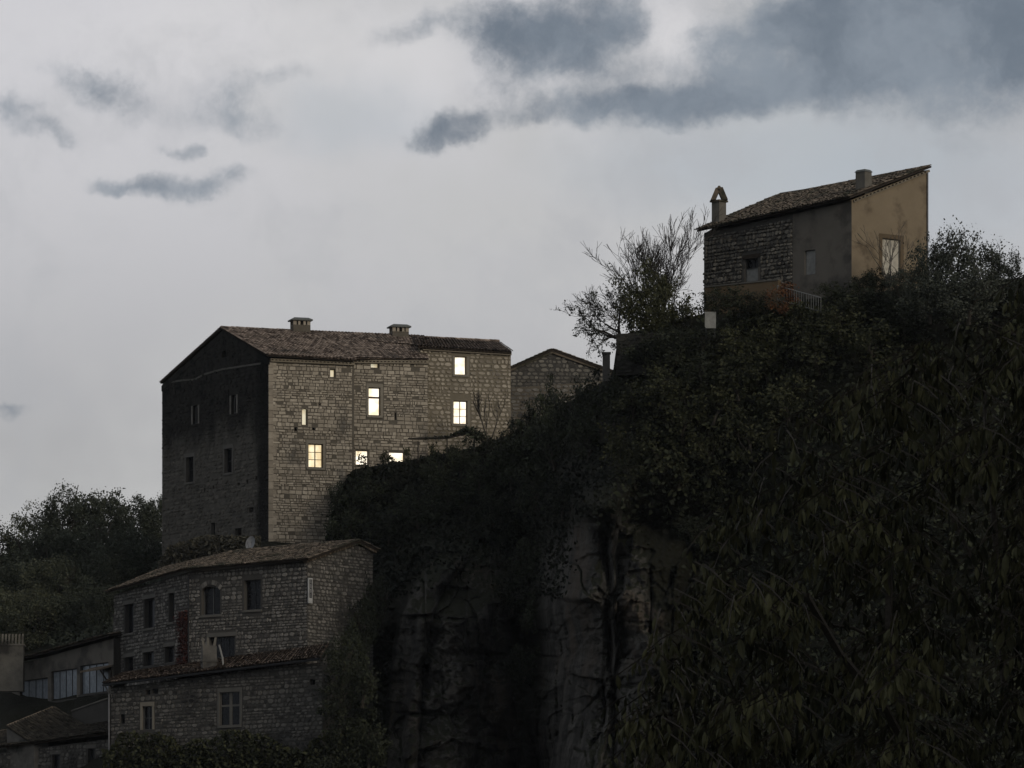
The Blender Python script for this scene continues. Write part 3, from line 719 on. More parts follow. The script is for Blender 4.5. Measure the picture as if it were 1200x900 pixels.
def chimney_open(parent, c, d3, n3, w, dpt, zb, zt, cap):
    """stack with a slab on corner blocks: the sky shows through the slots"""
    ch = MB(); ch.box((c.x, c.y, (zb+zt)/2), d3*w/2, n3*dpt/2, (0, 0, (zt-zb)/2)); o = ch.build('chimney', M['ashlar_joint'], parent)
    for sx in (-1, -.36, .36, 1):
        for sy in (-1, 1):
            q = MB(); wx = .13 if abs(sx) == 1 else .09
            q.box(Vector((c.x, c.y, zt+.17))+d3*(sx*(w/2-wx))+n3*(sy*(dpt/2-.1)), d3*wx, n3*.10, (0, 0, .175)); q.build('cap_block', M['ashlar'], o)
    q = MB(); b = Vector((c.x, c.y, zt+.335)); e, f = d3*(w/2+.16), n3*(dpt/2+.16); e2, f2 = d3*(w/2-.12), n3*(dpt/2-.12); up = Vector((0, 0, .1)); u2 = Vector((0, 0, .26))
    q.hexa([b-e-f, b+e-f, b+e+f, b-e+f], [b-e-f+up, b+e-f+up, b+e+f+up, b-e+f+up]); q.hexa([b-e-f+up*1.03, b+e-f+up*1.03, b+e+f+up*1.03, b-e+f+up*1.03], [b-e2-f2+u2, b+e2-f2+u2, b+e2+f2+u2, b-e2+f2+u2])
    q.build('cap_slab', M['slab'], o); return o
for pxc, yb, yt, w_ in ((351.5, 388, 381.5, 1.4), (477.5, 394, 389.3, 1.35)):
    p = apex+rdir*((P(pxc, 386, 407)-apex).dot(rdir))+wA.n3*.25
    chimney_open(big, p, rdir, wA.n3, w_, 1.0, ridgeZ-.8, zof(yt, p.y)+.0, None)

# ================================================================== house behind on the right
ann = thing('gabled_barn', 'low grey rubble house with plain gable behind the lit mansion', 'house')
YN = 414.0; wN = Wall(590, YN, 716, recede(590, YN, 716, 6)); sN = wN.at(647, 411.5)
topN = [(0, wN.at(590, 436)[1]), (sN[0], sN[1]), (wN.len, wN.at(716, 436)[1])]
oN = build_wall(ann, wN, topN, 40, [], M['rubble_joint']); queue_stones(ann, oN, wN, lay_stones(wN, topN, zof(456, YN), [], (.22, .36), (.3, .7)), True, M['rubble_dark'], .04)
wN2 = Wall(590, YN, 716, recede(590, YN, 716, 6), out=.6); topN2 = [(0, wN2.at(590, 455)[1]), (wN2.len, wN2.at(716, 446)[1])]
oN2 = build_wall(ann, wN2, topN2, 40, [], M['ashlar_joint']); queue_stones(ann, oN2, wN2, lay_stones(wN2, topN2, zof(510, YN), [], (.22, .36), (.3, .7)), True, M['rubble'], .04)
flush_stones(ann, 280)
bk = wN.n3*-9
roof(ann, wN.pt(-.2, topN[0][1]+.0, .25), wN.pt(-.2, topN[0][1], 0)+bk, wN.pt(sN[0], sN[1]+.12, .25), wN.pt(sN[0], sN[1]+.12, 0)+bk, M['tile_dark'])
roof(ann, wN.pt(wN.len+.2, topN[2][1]-.0, .25), wN.pt(wN.len+.2, topN[2][1], 0)+bk, wN.pt(sN[0], sN[1]+.12, .25), wN.pt(sN[0], sN[1]+.12, 0)+bk, M['tile_dark'])
mb = MB()
for a, b in ((topN[0], topN[1]), (topN[1], topN[2])): 
    mb.hexa([wN.pt(a[0], a[1]-.2, -.02), wN.pt(b[0], b[1]-.2, -.02), wN.pt(b[0], b[1]-.2, .2), wN.pt(a[0], a[1]-.2, .2)], [wN.pt(a[0], a[1]+.02, -.02), wN.pt(b[0], b[1]+.02, -.02), wN.pt(b[0], b[1]+.02, .2), wN.pt(a[0], a[1]+.02, .2)])
mb.build('verge', M['tile_dark'], ann)

# ================================================================== house on the cliff top
up = thing('cliff_top_house', 'house with single slope tiled roof and ochre end wall on the cliff top', 'house')
wUL = Wall(998, UH_C, 825, YUL); wUR = Wall(998, UH_C, 1088, YUR)
ZU = zof(400, 352)
UL_ops = dict(shut=wUL.rect(943, 293, 955.5, 322), lowwin=wUL.rect(873, 303, 888.5, 330)); UR_ops = dict(door=wUR.rect(1034, 280, 1055, 325))
topUL = [(0, wUL.at(998, 235.5)[1]), (wUL.len, wUL.at(825, 273.5)[1])]
topUR = [(0, wUR.at(998, 234.5)[1]), (wUR.len, wUR.at(1088, 199)[1])]
sJ = wUL.at(929, 300)[0]
def zj(s): return interp(topUL, s)
o1 = build_wall(up, wUL, [(0, topUL[0][1]), (sJ, zj(sJ))], ZU, [UL_ops['shut']], M['plaster_grey'])
o2 = build_wall(up, wUL, [(sJ, zj(sJ)), topUL[1]], ZU, [UL_ops['lowwin']], M['rubble_joint'])
o3 = build_wall(up, wUR, topUR, ZU, [UR_ops['door']], M['plaster_tan'])
ts = [(sJ, zj(sJ)-.25), (wUL.len, topUL[1][1]-.25)]
queue_stones(up, o2, wUL, lay_stones(wUL, ts, zof(345, 356), [pad(UL_ops['lowwin'], .25, .2, .35)], (.16, .36), (.2, .58)), True, M['rubble_dark'], .11); flush_stones(up, 295)
window(up, wUL, UL_ops['shut'], M['shutter'], M['frame_grey'], 1, 1, .05, rec=.1)
lw = UL_ops['lowwin']
window(up, wUL, (lw[0], lw[1], lw[2], lw[2]+(lw[3]-lw[2])*.58), M['shutter'], M['frame_grey'], 1, 1, .05, rec=.12, jamb=M['plaster_grey'])
window(up, wUL, (lw[0], lw[1], lw[2]+(lw[3]-lw[2])*.6, lw[3]), M['glass_dark'], M['frame_dark'], 2, 1, .05, rec=.3, lintel=M['under'])
window(up, wUR, UR_ops['door'], M['shutter_white'], M['frame_grey'], 2, 1, .05, .03, rec=.12, name='shuttered_door')
r = UR_ops['door']; mb = MB()            # brick-red surround
box_on(mb, wUR, r[0]-.28, r[0]-.003, r[2], r[3]+.3, -.2, .03); box_on(mb, wUR, r[1]+.003, r[1]+.28, r[2], r[3]+.3, -.2, .03); box_on(mb, wUR, r[0]-.003, r[1]+.003, r[3]+.003, r[3]+.3, -.2, .034)
mb.build('door_surround', M['plaster_orange'], up)
mb = MB(); q = wUR.n3*-10                # hidden sides
a, b = wUR.pt(wUR.len, topUR[1][1]), wUL.pt(wUL.len, topUL[1][1]); c = b+(wUR.pt(wUR.len, 0)-wUR.pt(0, 0)); c.z = a.z
mb.poly([(a.x, a.y, ZU), (c.x, c.y, ZU), c, a]); mb.poly([(c.x, c.y, ZU), (b.x, b.y, ZU), b, c]); mb.build('wall', M['plaster_grey'], up)
E0 = wUL.pix(822, 270.5)+wUL.n3*.45; E1 = wUL.pix(999.5, 231.5)+wUL.n3*.45+wUR.n3*.15
R1 = wUR.pix(1090, 194.5)+wUR.n3*.15; R0 = E0+(R1-E1)+Vector((0, 0, .3))
roof(up, E0, E1, R0, R1, M['tile_dark'], tw=.23, jitter=1.8)
cornice(up, wUR.pt(.1, topUR[0][1]), wUR.pt(wUR.len, topUR[1][1]), wUR.n3, .16, .12, .34)
# chimneys
p = P(842.5, 262, YUL-.2); d3, n3 = wUL.d3, wUL.n3
zt = zof(237, p.y); mb = MB(); mb.box((p.x, p.y, zt-1.2), d3*.36, n3*.36, (0, 0, 1.2)); ch = mb.build('chimney', M['rubble_dark'], up)
mb = MB(); mb.box((p.x, p.y, zt+.05), d3*.46, n3*.46, (0, 0, .06)); mb.build('cap_slab', M['tile_dark'], ch)
for sg in (-1, 1):
    mb = MB(); ax = Vector((1, 0, 0)); b0 = Vector((p.x, p.y, zt+.12))+ax*(sg*.42); t0 = Vector((p.x, p.y, zt+.98))+ax*(sg*.06)
    e = Vector((0, .42, 0)); th = Vector((.19, 0, .03)); mb.hexa([b0-e-th, b0-e+th, b0+e+th, b0+e-th], [t0-e-th, t0-e+th, t0+e+th, t0+e-th]); mb.build('mitre_tile', M['tile_dark'], ch)
mb = MB(); mb.tube([(p.x, p.y-.45, zt+.98), (p.x, p.y+.45, zt+.98)], [.13, .13], 6); mb.build('mitre_cap', M['tile_dark'], ch)
p = wUL.pix(994, 228)-wUL.n3*1.6; zt = zof(202, p.y); mb = MB(); mb.box((p.x, p.y, zt-1.1), d3*.42, n3*.36, (0, 0, 1.1)); ch = mb.build('chimney', M['rubble_dark'], up)
mb = MB(); b = Vector((p.x, p.y, zt)); mb.hexa([b-d3*.48-n3*.42, b+d3*.48-n3*.42, b+d3*.48+n3*.42, b-d3*.48+n3*.42], [b-d3*.36-n3*.3+Vector((0, 0, .16)), b+d3*.36-n3*.3+Vector((0, 0, .16)), b+d3*.36+n3*.3+Vector((0, 0, .16)), b-d3*.36+n3*.3+Vector((0, 0, .16))]); mb.build('cap_slab', M['slab'], ch)
for px_, py0, py1 in ((1086.3, 201, 330),): mb = MB(); mb.tube([wUR.pix(px_, py0, .08), wUR.pix(px_, py1, .08)], [.05, .05], 6); mb.build('drainpipe', M['zinc'], up)
# little lean-to roof at the far corner
p = wUR.pix(1088, 258)-wUR.n3*1.0; mb = MB(); a = p; mb.hexa([a+Vector((-.2, -.6, -.15)), a+Vector((.42, -.6, -.55)), a+Vector((.42, 1.4, -.55)), a+Vector((-.2, 1.4, -.15))], [a+Vector((-.2, -.6, .1)), a+Vector((.42, -.6, -.3)), a+Vector((.42, 1.4, -.3)), a+Vector((-.2, 1.4, .1))]); mb.build('porch_roof', M['tile_dark'], up)
# orange terrace wall below
def free_wall(name, label, cat, px0, Y0, px1, Y1, pyt0, pyt1, pyb, mat, th=.35):
    w = Wall(px0, Y0, px1, Y1); t = thing(name, label, cat)
    o = build_wall(t, w, [(0, w.at(px0, pyt0)[1]), (w.len, w.at(px1, pyt1)[1])], zof(pyb, Y0), [], mat, depth=th, name='wall_face'); return t, w, o
tw, wT, oT = free_wall('terrace_wall', 'low orange rendered terrace wall in front of the cliff top house', 'wall', 912, 352.5, 826, YUL-3.5, 328.5, 337, 375, M['plaster_orange'])
mb = MB(); s0, z0 = wT.at(912, 328.5); s1, z1 = wT.at(826, 337); mb.hexa([wT.pt(s0, z0+.003, .06), wT.pt(s1, z1+.003, .06), wT.pt(s1, z1+.003, -.42), wT.pt(s0, z0+.003, -.42)], [wT.pt(s0, z0+.09, .06), wT.pt(s1, z1+.09, .06), wT.pt(s1, z1+.09, -.42), wT.pt(s0, z0+.09, -.42)]); mb.build('coping', M['dressed_dark'], tw)
# white picket railing
rl = thing('white_railing', 'white slanting metal railing beside the orange terrace wall', 'railing')
ra, rb = P(911, 352, 351.5), P(962, 366, 348.0)
for i in range(19):
    q = ra.lerp(rb, i/18); mb = MB(); mb.tube([q, q+Vector((0, 0, 1.0))], [.022, .022], 5); mb.build('baluster', M['white_paint'], rl)
for h in (.06, 1.0): mb = MB(); mb.tube([ra+Vector((0, 0, h)), rb+Vector((0, 0, h))], [.03, .03], 6); mb.build('rail', M['white_paint'], rl)
# pale board and dark retaining wall at the cliff edge
pb = thing('pale_board', 'small pale grey panel standing at the cliff edge below the terrace', 'panel')
c = P(832.5, 375, 350.0); mb = MB(); mb.box(c, (.38, .02, 0), (-.002, .03, 0), (0, 0, .56)); mb.build('board', M['shutter'], pb)
for sx in (-.3, .3): mb = MB(); mb.tube([c+Vector((sx, .06, -1.3)), c+Vector((sx, .06, .3))], [.03, .03], 5); mb.build('post', M['frame_dark'], pb)
rw, wR, oR = free_wall('retaining_wall', 'tall dark stone retaining wall at the tip of the cliff', 'wall', 722, 355.0, 800, 353.5, 391, 389, 440, M['rubble_black'], 3.0)
queue_stones(rw, oR, wR, lay_stones(wR, [(0, wR.at(722, 391)[1]), (wR.len, wR.at(800, 389)[1])], zof(438, 355), [], (.25, .42), (.35, .9)), True, M['rubble_black'], .05); flush_stones(rw, 250)
gp = thing('gate_pillar', 'short dark stone pillar standing beside the barn gable', 'pillar')
p = P(710.5, 440, 372); mb = MB(); mb.box(p+Vector((0, 0, .55)), (.27, 0, 0), (0, .27, 0), (0, 0, 1.0)); mb.build('shaft', M['rubble_low'], gp)
mb = MB(); mb.box(p+Vector((0, 0, 1.61)), (.33, 0, 0), (0, .33, 0), (0, 0, .06)); mb.build('cap', M['rubble_low'], gp)

# ================================================================== the house with the arched window below the mansion
mid = thing('village_house', 'grey rubble house with arched window below the mansion', 'house')
wM = Wall(360, MH_C, 220, Y220); wM2 = Wall(220, Y220, 134, Y134); wMG = Wall(360, MH_C, 437, YG)
ZM = zof(860, 372)
M_ops = dict(arch=wM.rect(236, 687, 258, 720.5), win=wM.rect(286, 679.5, 305.5, 714.5), wide=wM.rect(245, 746, 275, 770))
M2_ops = dict(a=wM2.rect(146, 708, 156.5, 742), b=wM2.rect(169, 701.5, 181, 736), c=wM2.rect(198, 695, 204, 729), d=wM2.rect(146, 770, 156, 790), e=wM2.rect(168, 764, 180, 780), f=wM2.rect(193, 757.5, 204, 776))
topM = [(0, wM.at(360, 658)[1]), (wM.len, wM.at(220, 671)[1])]; topM2 = [(0, topM[1][1]), (wM2.len, wM2.at(134, 697)[1])]
pk = wMG.at(418, 637); topG = [(0, topM[0][1]), (pk[0], pk[1]), (wMG.len, wMG.at(437, 646)[1])]
oM = build_wall(mid, wM, topM, ZM, list(M_ops.values()), M['rubble_joint']); oM2 = build_wall(mid, wM2, topM2, ZM, list(M2_ops.values()), M['rubble_joint']); oG = build_wall(mid, wMG, topG, ZM, [], M['rubble_joint'])
queue_stones(mid, oM, wM, lay_stones(wM, topM, zof(790, 375), [pad(M_ops['arch'], .1, .18, .5), pad(M_ops['win'], .12, .18, .1), pad(M_ops['wide'], .05, .05, .35)], (.18, .34), (.25, .62)), True, M['rubble'], .05)
queue_stones(mid, oM2, wM2, lay_stones(wM2, topM2, zof(800, 384), [pad(o, .08, .15, .25) for o in M2_ops.values()], (.18, .32), (.25, .62)), True, M['rubble'], .05)
queue_stones(mid, oG, wMG, lay_stones(wMG, topG, zof(800, 376), [], (.18, .34), (.25, .65)), True, M['rubble'], .05)
flush_stones(mid)
wa = window(mid, wM, M_ops['arch'], M['glass_dark'], M['frame_grey'], 2, 1, .07, rec=.32, sill=M['dressed_dark'])
r = M_ops['arch']; cs = (r[0]+r[1])/2; hw = (r[1]-r[0])/2; rise = .32
mb = MB()
for sg in (-1, 1):
    pts = [(cs+sg*hw, r[3])]+[(cs+sg*hw*math.sin(t), r[3]-rise+rise*math.cos(t)) for t in np.linspace(0.0, math.pi/2, 7)]
    mb.poly([wM.pt(a, b, .01) for a, b in pts])
    for (a, b), (c_, d_) in zip(pts[1:-1], pts[2:]): mb.poly([wM.pt(a, b, .01), wM.pt(c_, d_, .01), wM.pt(c_, d_, -.3), wM.pt(a, b, -.3)])
mb.build('arch_head', M['rubble_joint'], wa)
for i in range(9):                                    # voussoirs
    t0 = -1.15+i*(2.3/9); t1 = t0+2.3/9-.03; R_ = hw*1.25; zc = r[3]-R_*.92; mb = MB()
    f_ = lambda t, q: (cs+q*math.sin(t*.75), zc+q*math.cos(t*.75))
    pts = [f_(t0, R_+.03), f_(t1, R_+.03), f_(t1, R_+.36), f_(t0, R_+.36)]
    mb.hexa([wM.pt(a, b, -.02) for a, b in pts], [wM.pt(a, b, .06) for a, b in pts], random.random()); mb.build('voussoir', M['rubble'], wa)
window(mid, wM, M_ops['win'], M['glass_dark'], M['frame_dark'], 2, 1, .06, rec=.34, sill=M['dressed_dark'])
window(mid, wM, M_ops['wide'], M['glass_dark'], M['frame_dark'], 3, 1, .05, rec=.34, lintel=M['dressed_dark'])
for k_, o in M2_ops.items(): window(mid, wM2, o, M['glass_dark'], M['frame_dark'], 1, 1, .06, rec=.34, sill=M['dressed_dark'] if k_ in 'abc' else None, lintel=M['dressed_dark'])
mb = MB()
for w_, s_ in ((wMG, wMG.len), (wM2, wM2.len)):
    pass
a = wMG.pt(wMG.len, topG[2][1]); b = wM2.pt(wM2.len, topM2[1][1]); c = a+wM.d3*15; mb.poly([(a.x, a.y, ZM), (c.x, c.y, ZM), c, a]); mb.poly([(c.x, c.y, ZM), (b.x, b.y, ZM), b, c]); mb.build('wall', M['rubble_joint'], mid)
pkp = wMG.pt(pk[0], pk[1]+.22, .3); e0 = wM.pix(363, 655.5)+wM.n3*.5+wMG.n3*.3; e1 = wM.pix(220, 668)+wM.n3*.5; e2 = wM2.pix(131, 694)+wM2.n3*.5
rk1 = pkp+wM.d3*(wM.len+.6); rk1.z = pkp.z-.1; rk2 = e2-wM2.n3*5.0+Vector((0, 0, 2.1))
roof(mid, e1, e0, rk1, pkp, M['tile_dark'], jitter=1.6); roof(mid, e2, e1, rk2, rk1, M['tile_dark'], jitter=1.6)
bk = wMG.pt(wMG.len+.3, topG[2][1]+.1, .3); roof(mid, bk, bk+wM.d3*11, pkp, rk1, M['tile_dark'])
ridge_cap(mid, pkp, rk1, M['tile_dark'], .14)
mb = MB()                                             # tiled verge of the gable
for a, b in ((wMG.pt(-.3, topG[0][1]+.05), wMG.pt(pk[0], pk[1]+.1)), (wMG.pt(pk[0], pk[1]+.1), wMG.pt(wMG.len+.2, topG[2][1]))):
    n = int((b-a).length/.28)
    for i in range(n):
        q0, q1 = a.lerp(b, i/n), a.lerp(b, (i+.8)/n); mb.hexa([q0-wMG.n3*.1-Vector((0, 0, .16)), q1-wMG.n3*.1-Vector((0, 0, .16)), q1+wMG.n3*.26-Vector((0, 0, .16)), q0+wMG.n3*.26-Vector((0, 0, .16))], [q0-wMG.n3*.1, q1-wMG.n3*.1, q1+wMG.n3*.26, q0+wMG.n3*.26], random.random())
mb.build('verge_tiles', M['tile_dark'], mid, 'stuff')
mb = MB(); s_, z_ = wM.at(222, 676); mb.tube([wM.pt(s_, z_, .1), wM.pt(s_, z_-6.4, .1)], [.055, .055], 6); mb.build('drainpipe', M['frame_dark'], mid)
# hanging sign on the corner
sg_ = thing('hanging_sign', 'narrow white vertical sign on the corner of the rubble house', 'sign')
w_ = wMG; s0, s1, z0, z1 = w_.rect(357.2, 677.5, 363, 707); s0, s1 = -.12, .32
mb = MB(); box_on(mb, w_, s0, s1, z0, z1, .16, .24); mb.build('board', M['sign_white'], sg_)
mb = MB(); box_on(mb, w_, s0+.10, s1-.08, z0+.38, z1-.10, .235, .246); mb.build('field', M['sign_dark'], sg_)
gl = MB(); hh = (z1-.10-z0-.38)/4; cx = (s0+s1+.02)/2; u = .055
def stroke(a, b, c_, d_): box_on(gl, w_, cx+a, cx+b, c_, d_, .24, .252)
for i in range(4):                                    # weathered upright capitals, too worn to read
    zt_ = z1-.13-i*hh; zb_ = zt_-hh*.72
    if i in (0, 3): stroke(-.014, .014, zb_, zt_)
    if i == 1: stroke(-u, -u+.025, zb_, zt_); stroke(u-.025, u, zb_, zt_); stroke(-u+.025, u-.025, zt_-.03, zt_)
    if i == 2: stroke(-u, -u+.025, zb_, zt_); stroke(-u+.025, u, zt_-.03, zt_); stroke(-u+.025, u, zb_, zb_+.03); stroke(u-.025, u, zb_+.03, zt_-.03)
gl.build('lettering', M['sign_white'], sg_)
for zz in (z0+.2, z1-.2): mb = MB(); mb.tube([w_.pt(.1, zz, -.02), w_.pt(.1, zz, .18)], [.025, .025], 5); mb.build('bracket', M['frame_dark'], sg_)
# satellite dish
ds = thing('satellite_dish', 'grey round satellite dish on the mossy roof below the mansion', 'dish')
c = P(294.5, 637, 385.5); mb = MB(); rings = []
ax = Vector((-.55, -.8, .25)).normalized(); u_ = ax.cross(Vector((0, 0, 1))).normalized(); v_ = u_.cross(ax)
for r_, dp in ((.02, 0), (.2, .02), (.4, .07), (.55, .14)): rings.append([tuple(c+(u_*math.cos(t)*.8+v_*math.sin(t)*1.0)*r_+ax*dp) for t in np.linspace(0, 2*math.pi, 16, endpoint=False)])
mb.V = [p for r_ in rings for p in r_]
for i in range(3):
    for j in range(16): mb.F.append((i*16+j, i*16+(j+1) % 16, (i+1)*16+(j+1) % 16, (i+1)*16+j)); mb.T.append(.5)
mb.F.append(tuple(range(16))); mb.T.append(.5)
mb.build('reflector', M['dish'], ds, smooth=True)
mb = MB(); mb.tube([c-Vector((0, 0, 1.6)), c-ax*.03], [.035, .035], 6); mb.build('mast', M['zinc'], ds)
mb = MB(); mb.tube([c-v_*.5+ax*.1, c+ax*.5], [.02, .02], 5); mb.build('feed_arm', M['zinc'], ds)

# ================================================================== the lower house
low = thing('lower_house', 'dark rubble house with mullioned cross window and tiled lean-to roof', 'house')
wLo = Wall(378, LH_C, 130, YLH); ZL = zof(960, 365)
Lo_ops = dict(cross=wLo.rect(257.5, 811, 281, 850), small=wLo.rect(167, 827.5, 178.5, 855), vent=wLo.rect(363, 796, 369, 802.5), sq1=wLo.rect(171, 808, 176, 814), sq2=wLo.rect(178, 807, 185, 813), slot=wLo.rect(141, 837, 146, 848))
topLo = [(0, wLo.at(378, 776)[1]), (wLo.len, wLo.at(130, 806)[1])]
oLo = build_wall(low, wLo, topLo, ZL, list(Lo_ops.values()), M['rubble_joint'])
queue_stones(low, oLo, wLo, lay_stones(wLo, topLo, zof(915, 366), [pad(Lo_ops['cross'], .24, .18, .32), pad(Lo_ops['small'], .25, .1, .3)]+[Lo_ops[k] for k in ('vent', 'sq1', 'sq2', 'slot')], (.18, .36), (.25, .7)), True, M['rubble_low'], .05); flush_stones(low, 295)
window(low, wLo, Lo_ops['cross'], M['glass_dark'], M['dressed_dark'], 2, [0, .60, 1], .05, .14, rec=.12, sill=M['dressed_dark'], lintel=M['dressed_dark'], jamb=M['dressed_dark'])
window(low, wLo, Lo_ops['small'], M['glass_dark'], M['frame_grey'], 2, 2, .05, .04, rec=.2, lintel=M['dressed'], jamb=M['dressed'])
for k_ in ('vent', 'sq1', 'sq2', 'slot'): window(low, wLo, Lo_ops[k_], M['glass_dark'], M['frame_dark'], 1, 1, .04, rec=.3)
for a, c in ((wLo.pt(0, topLo[0][1]), P(384, 762, 369.5)), (wLo.pt(wLo.len, topLo[1][1]), P(146, 795, 384))):
    mb = MB(); mb.poly([(a.x, a.y, ZL), (c.x, c.y, ZL), c, a]); mb.build('wall', M['rubble_joint'], low)
e0 = wLo.pix(381, 771)+wLo.n3*.55; e1 = wLo.pix(127, 801.5)+wLo.n3*.55
r0 = P(385, 755, 369.8); r1 = P(146, 789, 384.5)
roof(low, e0, e1, r0, r1, M['tile'], tw=.27, jitter=2.0)
mb = MB(); mb.tube([e0+wLo.n3*.05-Vector((0, 0, .12)), e1+wLo.n3*.05-Vector((0, 0, .12))], [.09, .09], 6); mb.build('gutter', M['frame_dark'], low)
mb = MB(); q = e1+wLo.n3*.0-wLo.d3*.2; mb.tube([q-Vector((0, 0, .2)), q-Vector((0, 0, .7))-wLo.n3*.4, q-Vector((0, 0, 7))-wLo.n3*.4], [.06, .06, .06], 6); mb.build('drainpipe', M['zinc'], low)
# its chimney, with two leaning tiles on top
p = wLo.pix(232, 790)-wLo.n3*1.2; zb_, zt_ = zof(805, p.y), zof(757, p.y); mb = MB(); mb.box((p.x, p.y, (zb_+zt_)/2), (.50, .1, 0), (-.08, .45, 0), (0, 0, (zt_-zb_)/2)); ch = mb.build('chimney', M['rubble_low'], low)
mb = MB(); mb.box((p.x, p.y, zt_-1.1), (.56, .11, 0), (-.09, .52, 0), (0, 0, .07)); mb.build('band', M['rubble_joint'], ch)
for dx, ln in ((-.35, -.1), (-.05, .0), (.38, .14)):
    mb = MB(); b = Vector((p.x+dx, p.y, zt_-.02)); mb.hexa([b+Vector((-.09, -.3, 0)), b+Vector((.09, -.3, 0)), b+Vector((.09, .3, 0)), b+Vector((-.09, .3, 0))], [b+Vector((-.09+ln, -.3, .62)), b+Vector((.03+ln, -.3, .62)), b+Vector((.03+ln, .3, .62)), b+Vector((-.09+ln, .3, .62))]); mb.build('cap_tile', M['rubble_dark'], ch)
mb = MB(); mb.tube([(p.x+.75, p.y-.5, zt_+.05), (p.x+1.0, p.y-.55, zt_-.9), (p.x+1.05, p.y-.55, zt_-1.4)], [.07, .07, .07], 6); fp = mb.build('flue_pipe', M['white_paint'], low)
mb = MB(); q = wLo.pix(214, 797)+wLo.n3*.3+Vector((0, 0, .25)); mb.box(q, (.36, .0, .14), (0, .1, 0), (-.02, 0, .04)); mb.build('flashing', M['white_paint'], low)

# ================================================================== the workshop with big panes
shop = thing('long_window_house', 'low house with three wide multi-pane windows beside the rubble house', 'house')
wS = Wall(133, LB_C, 14, YLB); ZS = zof(900, 392)
S_ops = [wS.rect(23, 796, 56, 829), wS.rect(60, 785, 90, 820), wS.rect(94, 778, 127, 812)]
# openings follow the slope of the row, so each is split by height at its own centre
topS = [(0, wS.at(133, 748)[1]), (wS.len, wS.at(14, 781)[1])]
oS = build_wall(shop, wS, topS, ZS, S_ops, M['plaster_grey'])
for o in S_ops:
    window(shop, wS, o, M['glass_sky'], M['frame_dark'], 4, 1, .06, .06, rec=.18, sill=M['rubble_joint'])
a = wS.pt(wS.len, topS[1][1]); c = a-wS.n3*7; mb = MB(); mb.poly([(a.x, a.y, ZS), (c.x, c.y, ZS), c, a]); a = wS.pt(0, topS[0][1]); c = a-wS.n3*7; mb.poly([(a.x, a.y, ZS), (c.x, c.y, ZS), c, a]); mb.build('wall', M['rubble_joint'], shop)
e0 = wS.pix(134, 744)+wS.n3*.45; e1 = wS.pix(12, 777)+wS.n3*.45
roof(shop, e0, e1, e0-wS.n3*6+Vector((0, 0, 1.2)), e1-wS.n3*6+Vector((0, 0, 1.2)), M['tile_dark'])
p = wS.pix(97, 750)-wS.n3*3.0; mb = MB(); zt_ = zof(722, p.y); mb.box((p.x, p.y, zt_-1.4), (.36, 0, 0), (0, .36, 0), (0, 0, 1.4)); ch = mb.build('chimney', M['rubble_low'], shop)
mb = MB(); mb.box((p.x, p.y, zt_+.06), (.44, 0, 0), (0, .44, 0), (0, 0, .07)); mb.build('cap_slab', M['rubble_low'], ch)
mb = MB(); q = wS.pix(46, 763)-wS.n3*1.2; mb.box(q+Vector((0, 0, .1)), (.48, .1, .04), (-.1, .5, .1), (0, 0, .04)); mb.build('skylight', M['white_paint'], shop)  # white colour of the box stands in for the glint on the pane
# porch on a bracket at its right end
mb = MB(); s0, s1, z0, z1 = wS.rect(109, 776, 133, 782); mb.hexa([wS.pt(s0, z0, -.1), wS.pt(s1, z0, -.1), wS.pt(s1, z0-.35, 1.1), wS.pt(s0, z0-.35, 1.1)], [wS.pt(s0, z0+.12, -.1), wS.pt(s1, z0+.12, -.1), wS.pt(s1, z0-.23, 1.1), wS.pt(s0, z0-.23, 1.1)]); pr = mb.build('porch_roof', M['tile_dark'], shop)
mb = MB(); mb.tube([wS.pt(s0+.3, z0-.3, 1.0), wS.pt(s0+.3, z0-1.6, .05)], [.06, .06], 5); mb.tube([wS.pt(s0+.3, z0-.3, 1.0), wS.pt(s0+.3, z0-.1, 0)], [.06, .06], 5); mb.tube([wS.pt(s0+.3, z0, .05), wS.pt(s0+.3, z0-1.7, .05)], [.06, .06], 5); mb.build('bracket', M['under'], pr)
# pillar with a crown of upright tiles, far left
cp = thing('crowned_chimney', 'broad stone chimney topped with a row of upright tiles', 'chimney')
p = P(13, 790, 402.5); zt_ = zof(757, p.y); mb = MB(); mb.box((p.x, p.y, zt_-1.8), (1.0, 0, 0), (0, .6, 0), (0, 0, 1.8)); mb.build('stack', M['rubble_dark'], cp)
mb = MB(); mb.box((p.x, p.y, zt_+.05), (1.1, 0, 0), (0, .68, 0), (0, 0, .07)); mb.build('slab', M['rubble_dark'], cp)
for i in range(8): mb = MB(); mb.box((p.x-.93+i*.265, p.y-.1, zt_+.52), (.075, .03, 0), (-.03, .3, 0), (.015, 0, .40)); mb.build('upright_tile', M['rubble_dark'], cp)

# ================================================================== the lowest roofs, bottom left
bot = thing('bottom_house', 'low dark house with tiled roof at the foot of the village', 'house')
YB0 = 376.5; wBt = Wall(128, YB0, -60, recede(128, YB0, -60, 42)); ZBt = zof(985, 380)
Bt_ops = [wBt.rect(61, 884, 70, 915), wBt.rect(103, 877, 111, 905)]
topBt = [(0, wBt.at(128, 866)[1]), (wBt.len, wBt.at(-60, 890)[1])]
oBt = build_wall(bot, wBt, topBt, ZBt, Bt_ops, M['rubble_joint'])
queue_stones(bot, oBt, wBt, lay_stones(wBt, topBt, zof(930, 380), [pad(o, .08) for o in Bt_ops], (.18, .34), (.25, .6)), True, M['rubble_low'], .05); flush_stones(bot, 200)
for o in Bt_ops: window(bot, wBt, o, M['glass_dark'], M['frame_dark'], 1, 2, .06, rec=.25, lintel=M['dressed_dark'])
e0 = wBt.pix(130, 859)+wBt.n3*.4; e1 = wBt.pix(-62, 884)+wBt.n3*.4
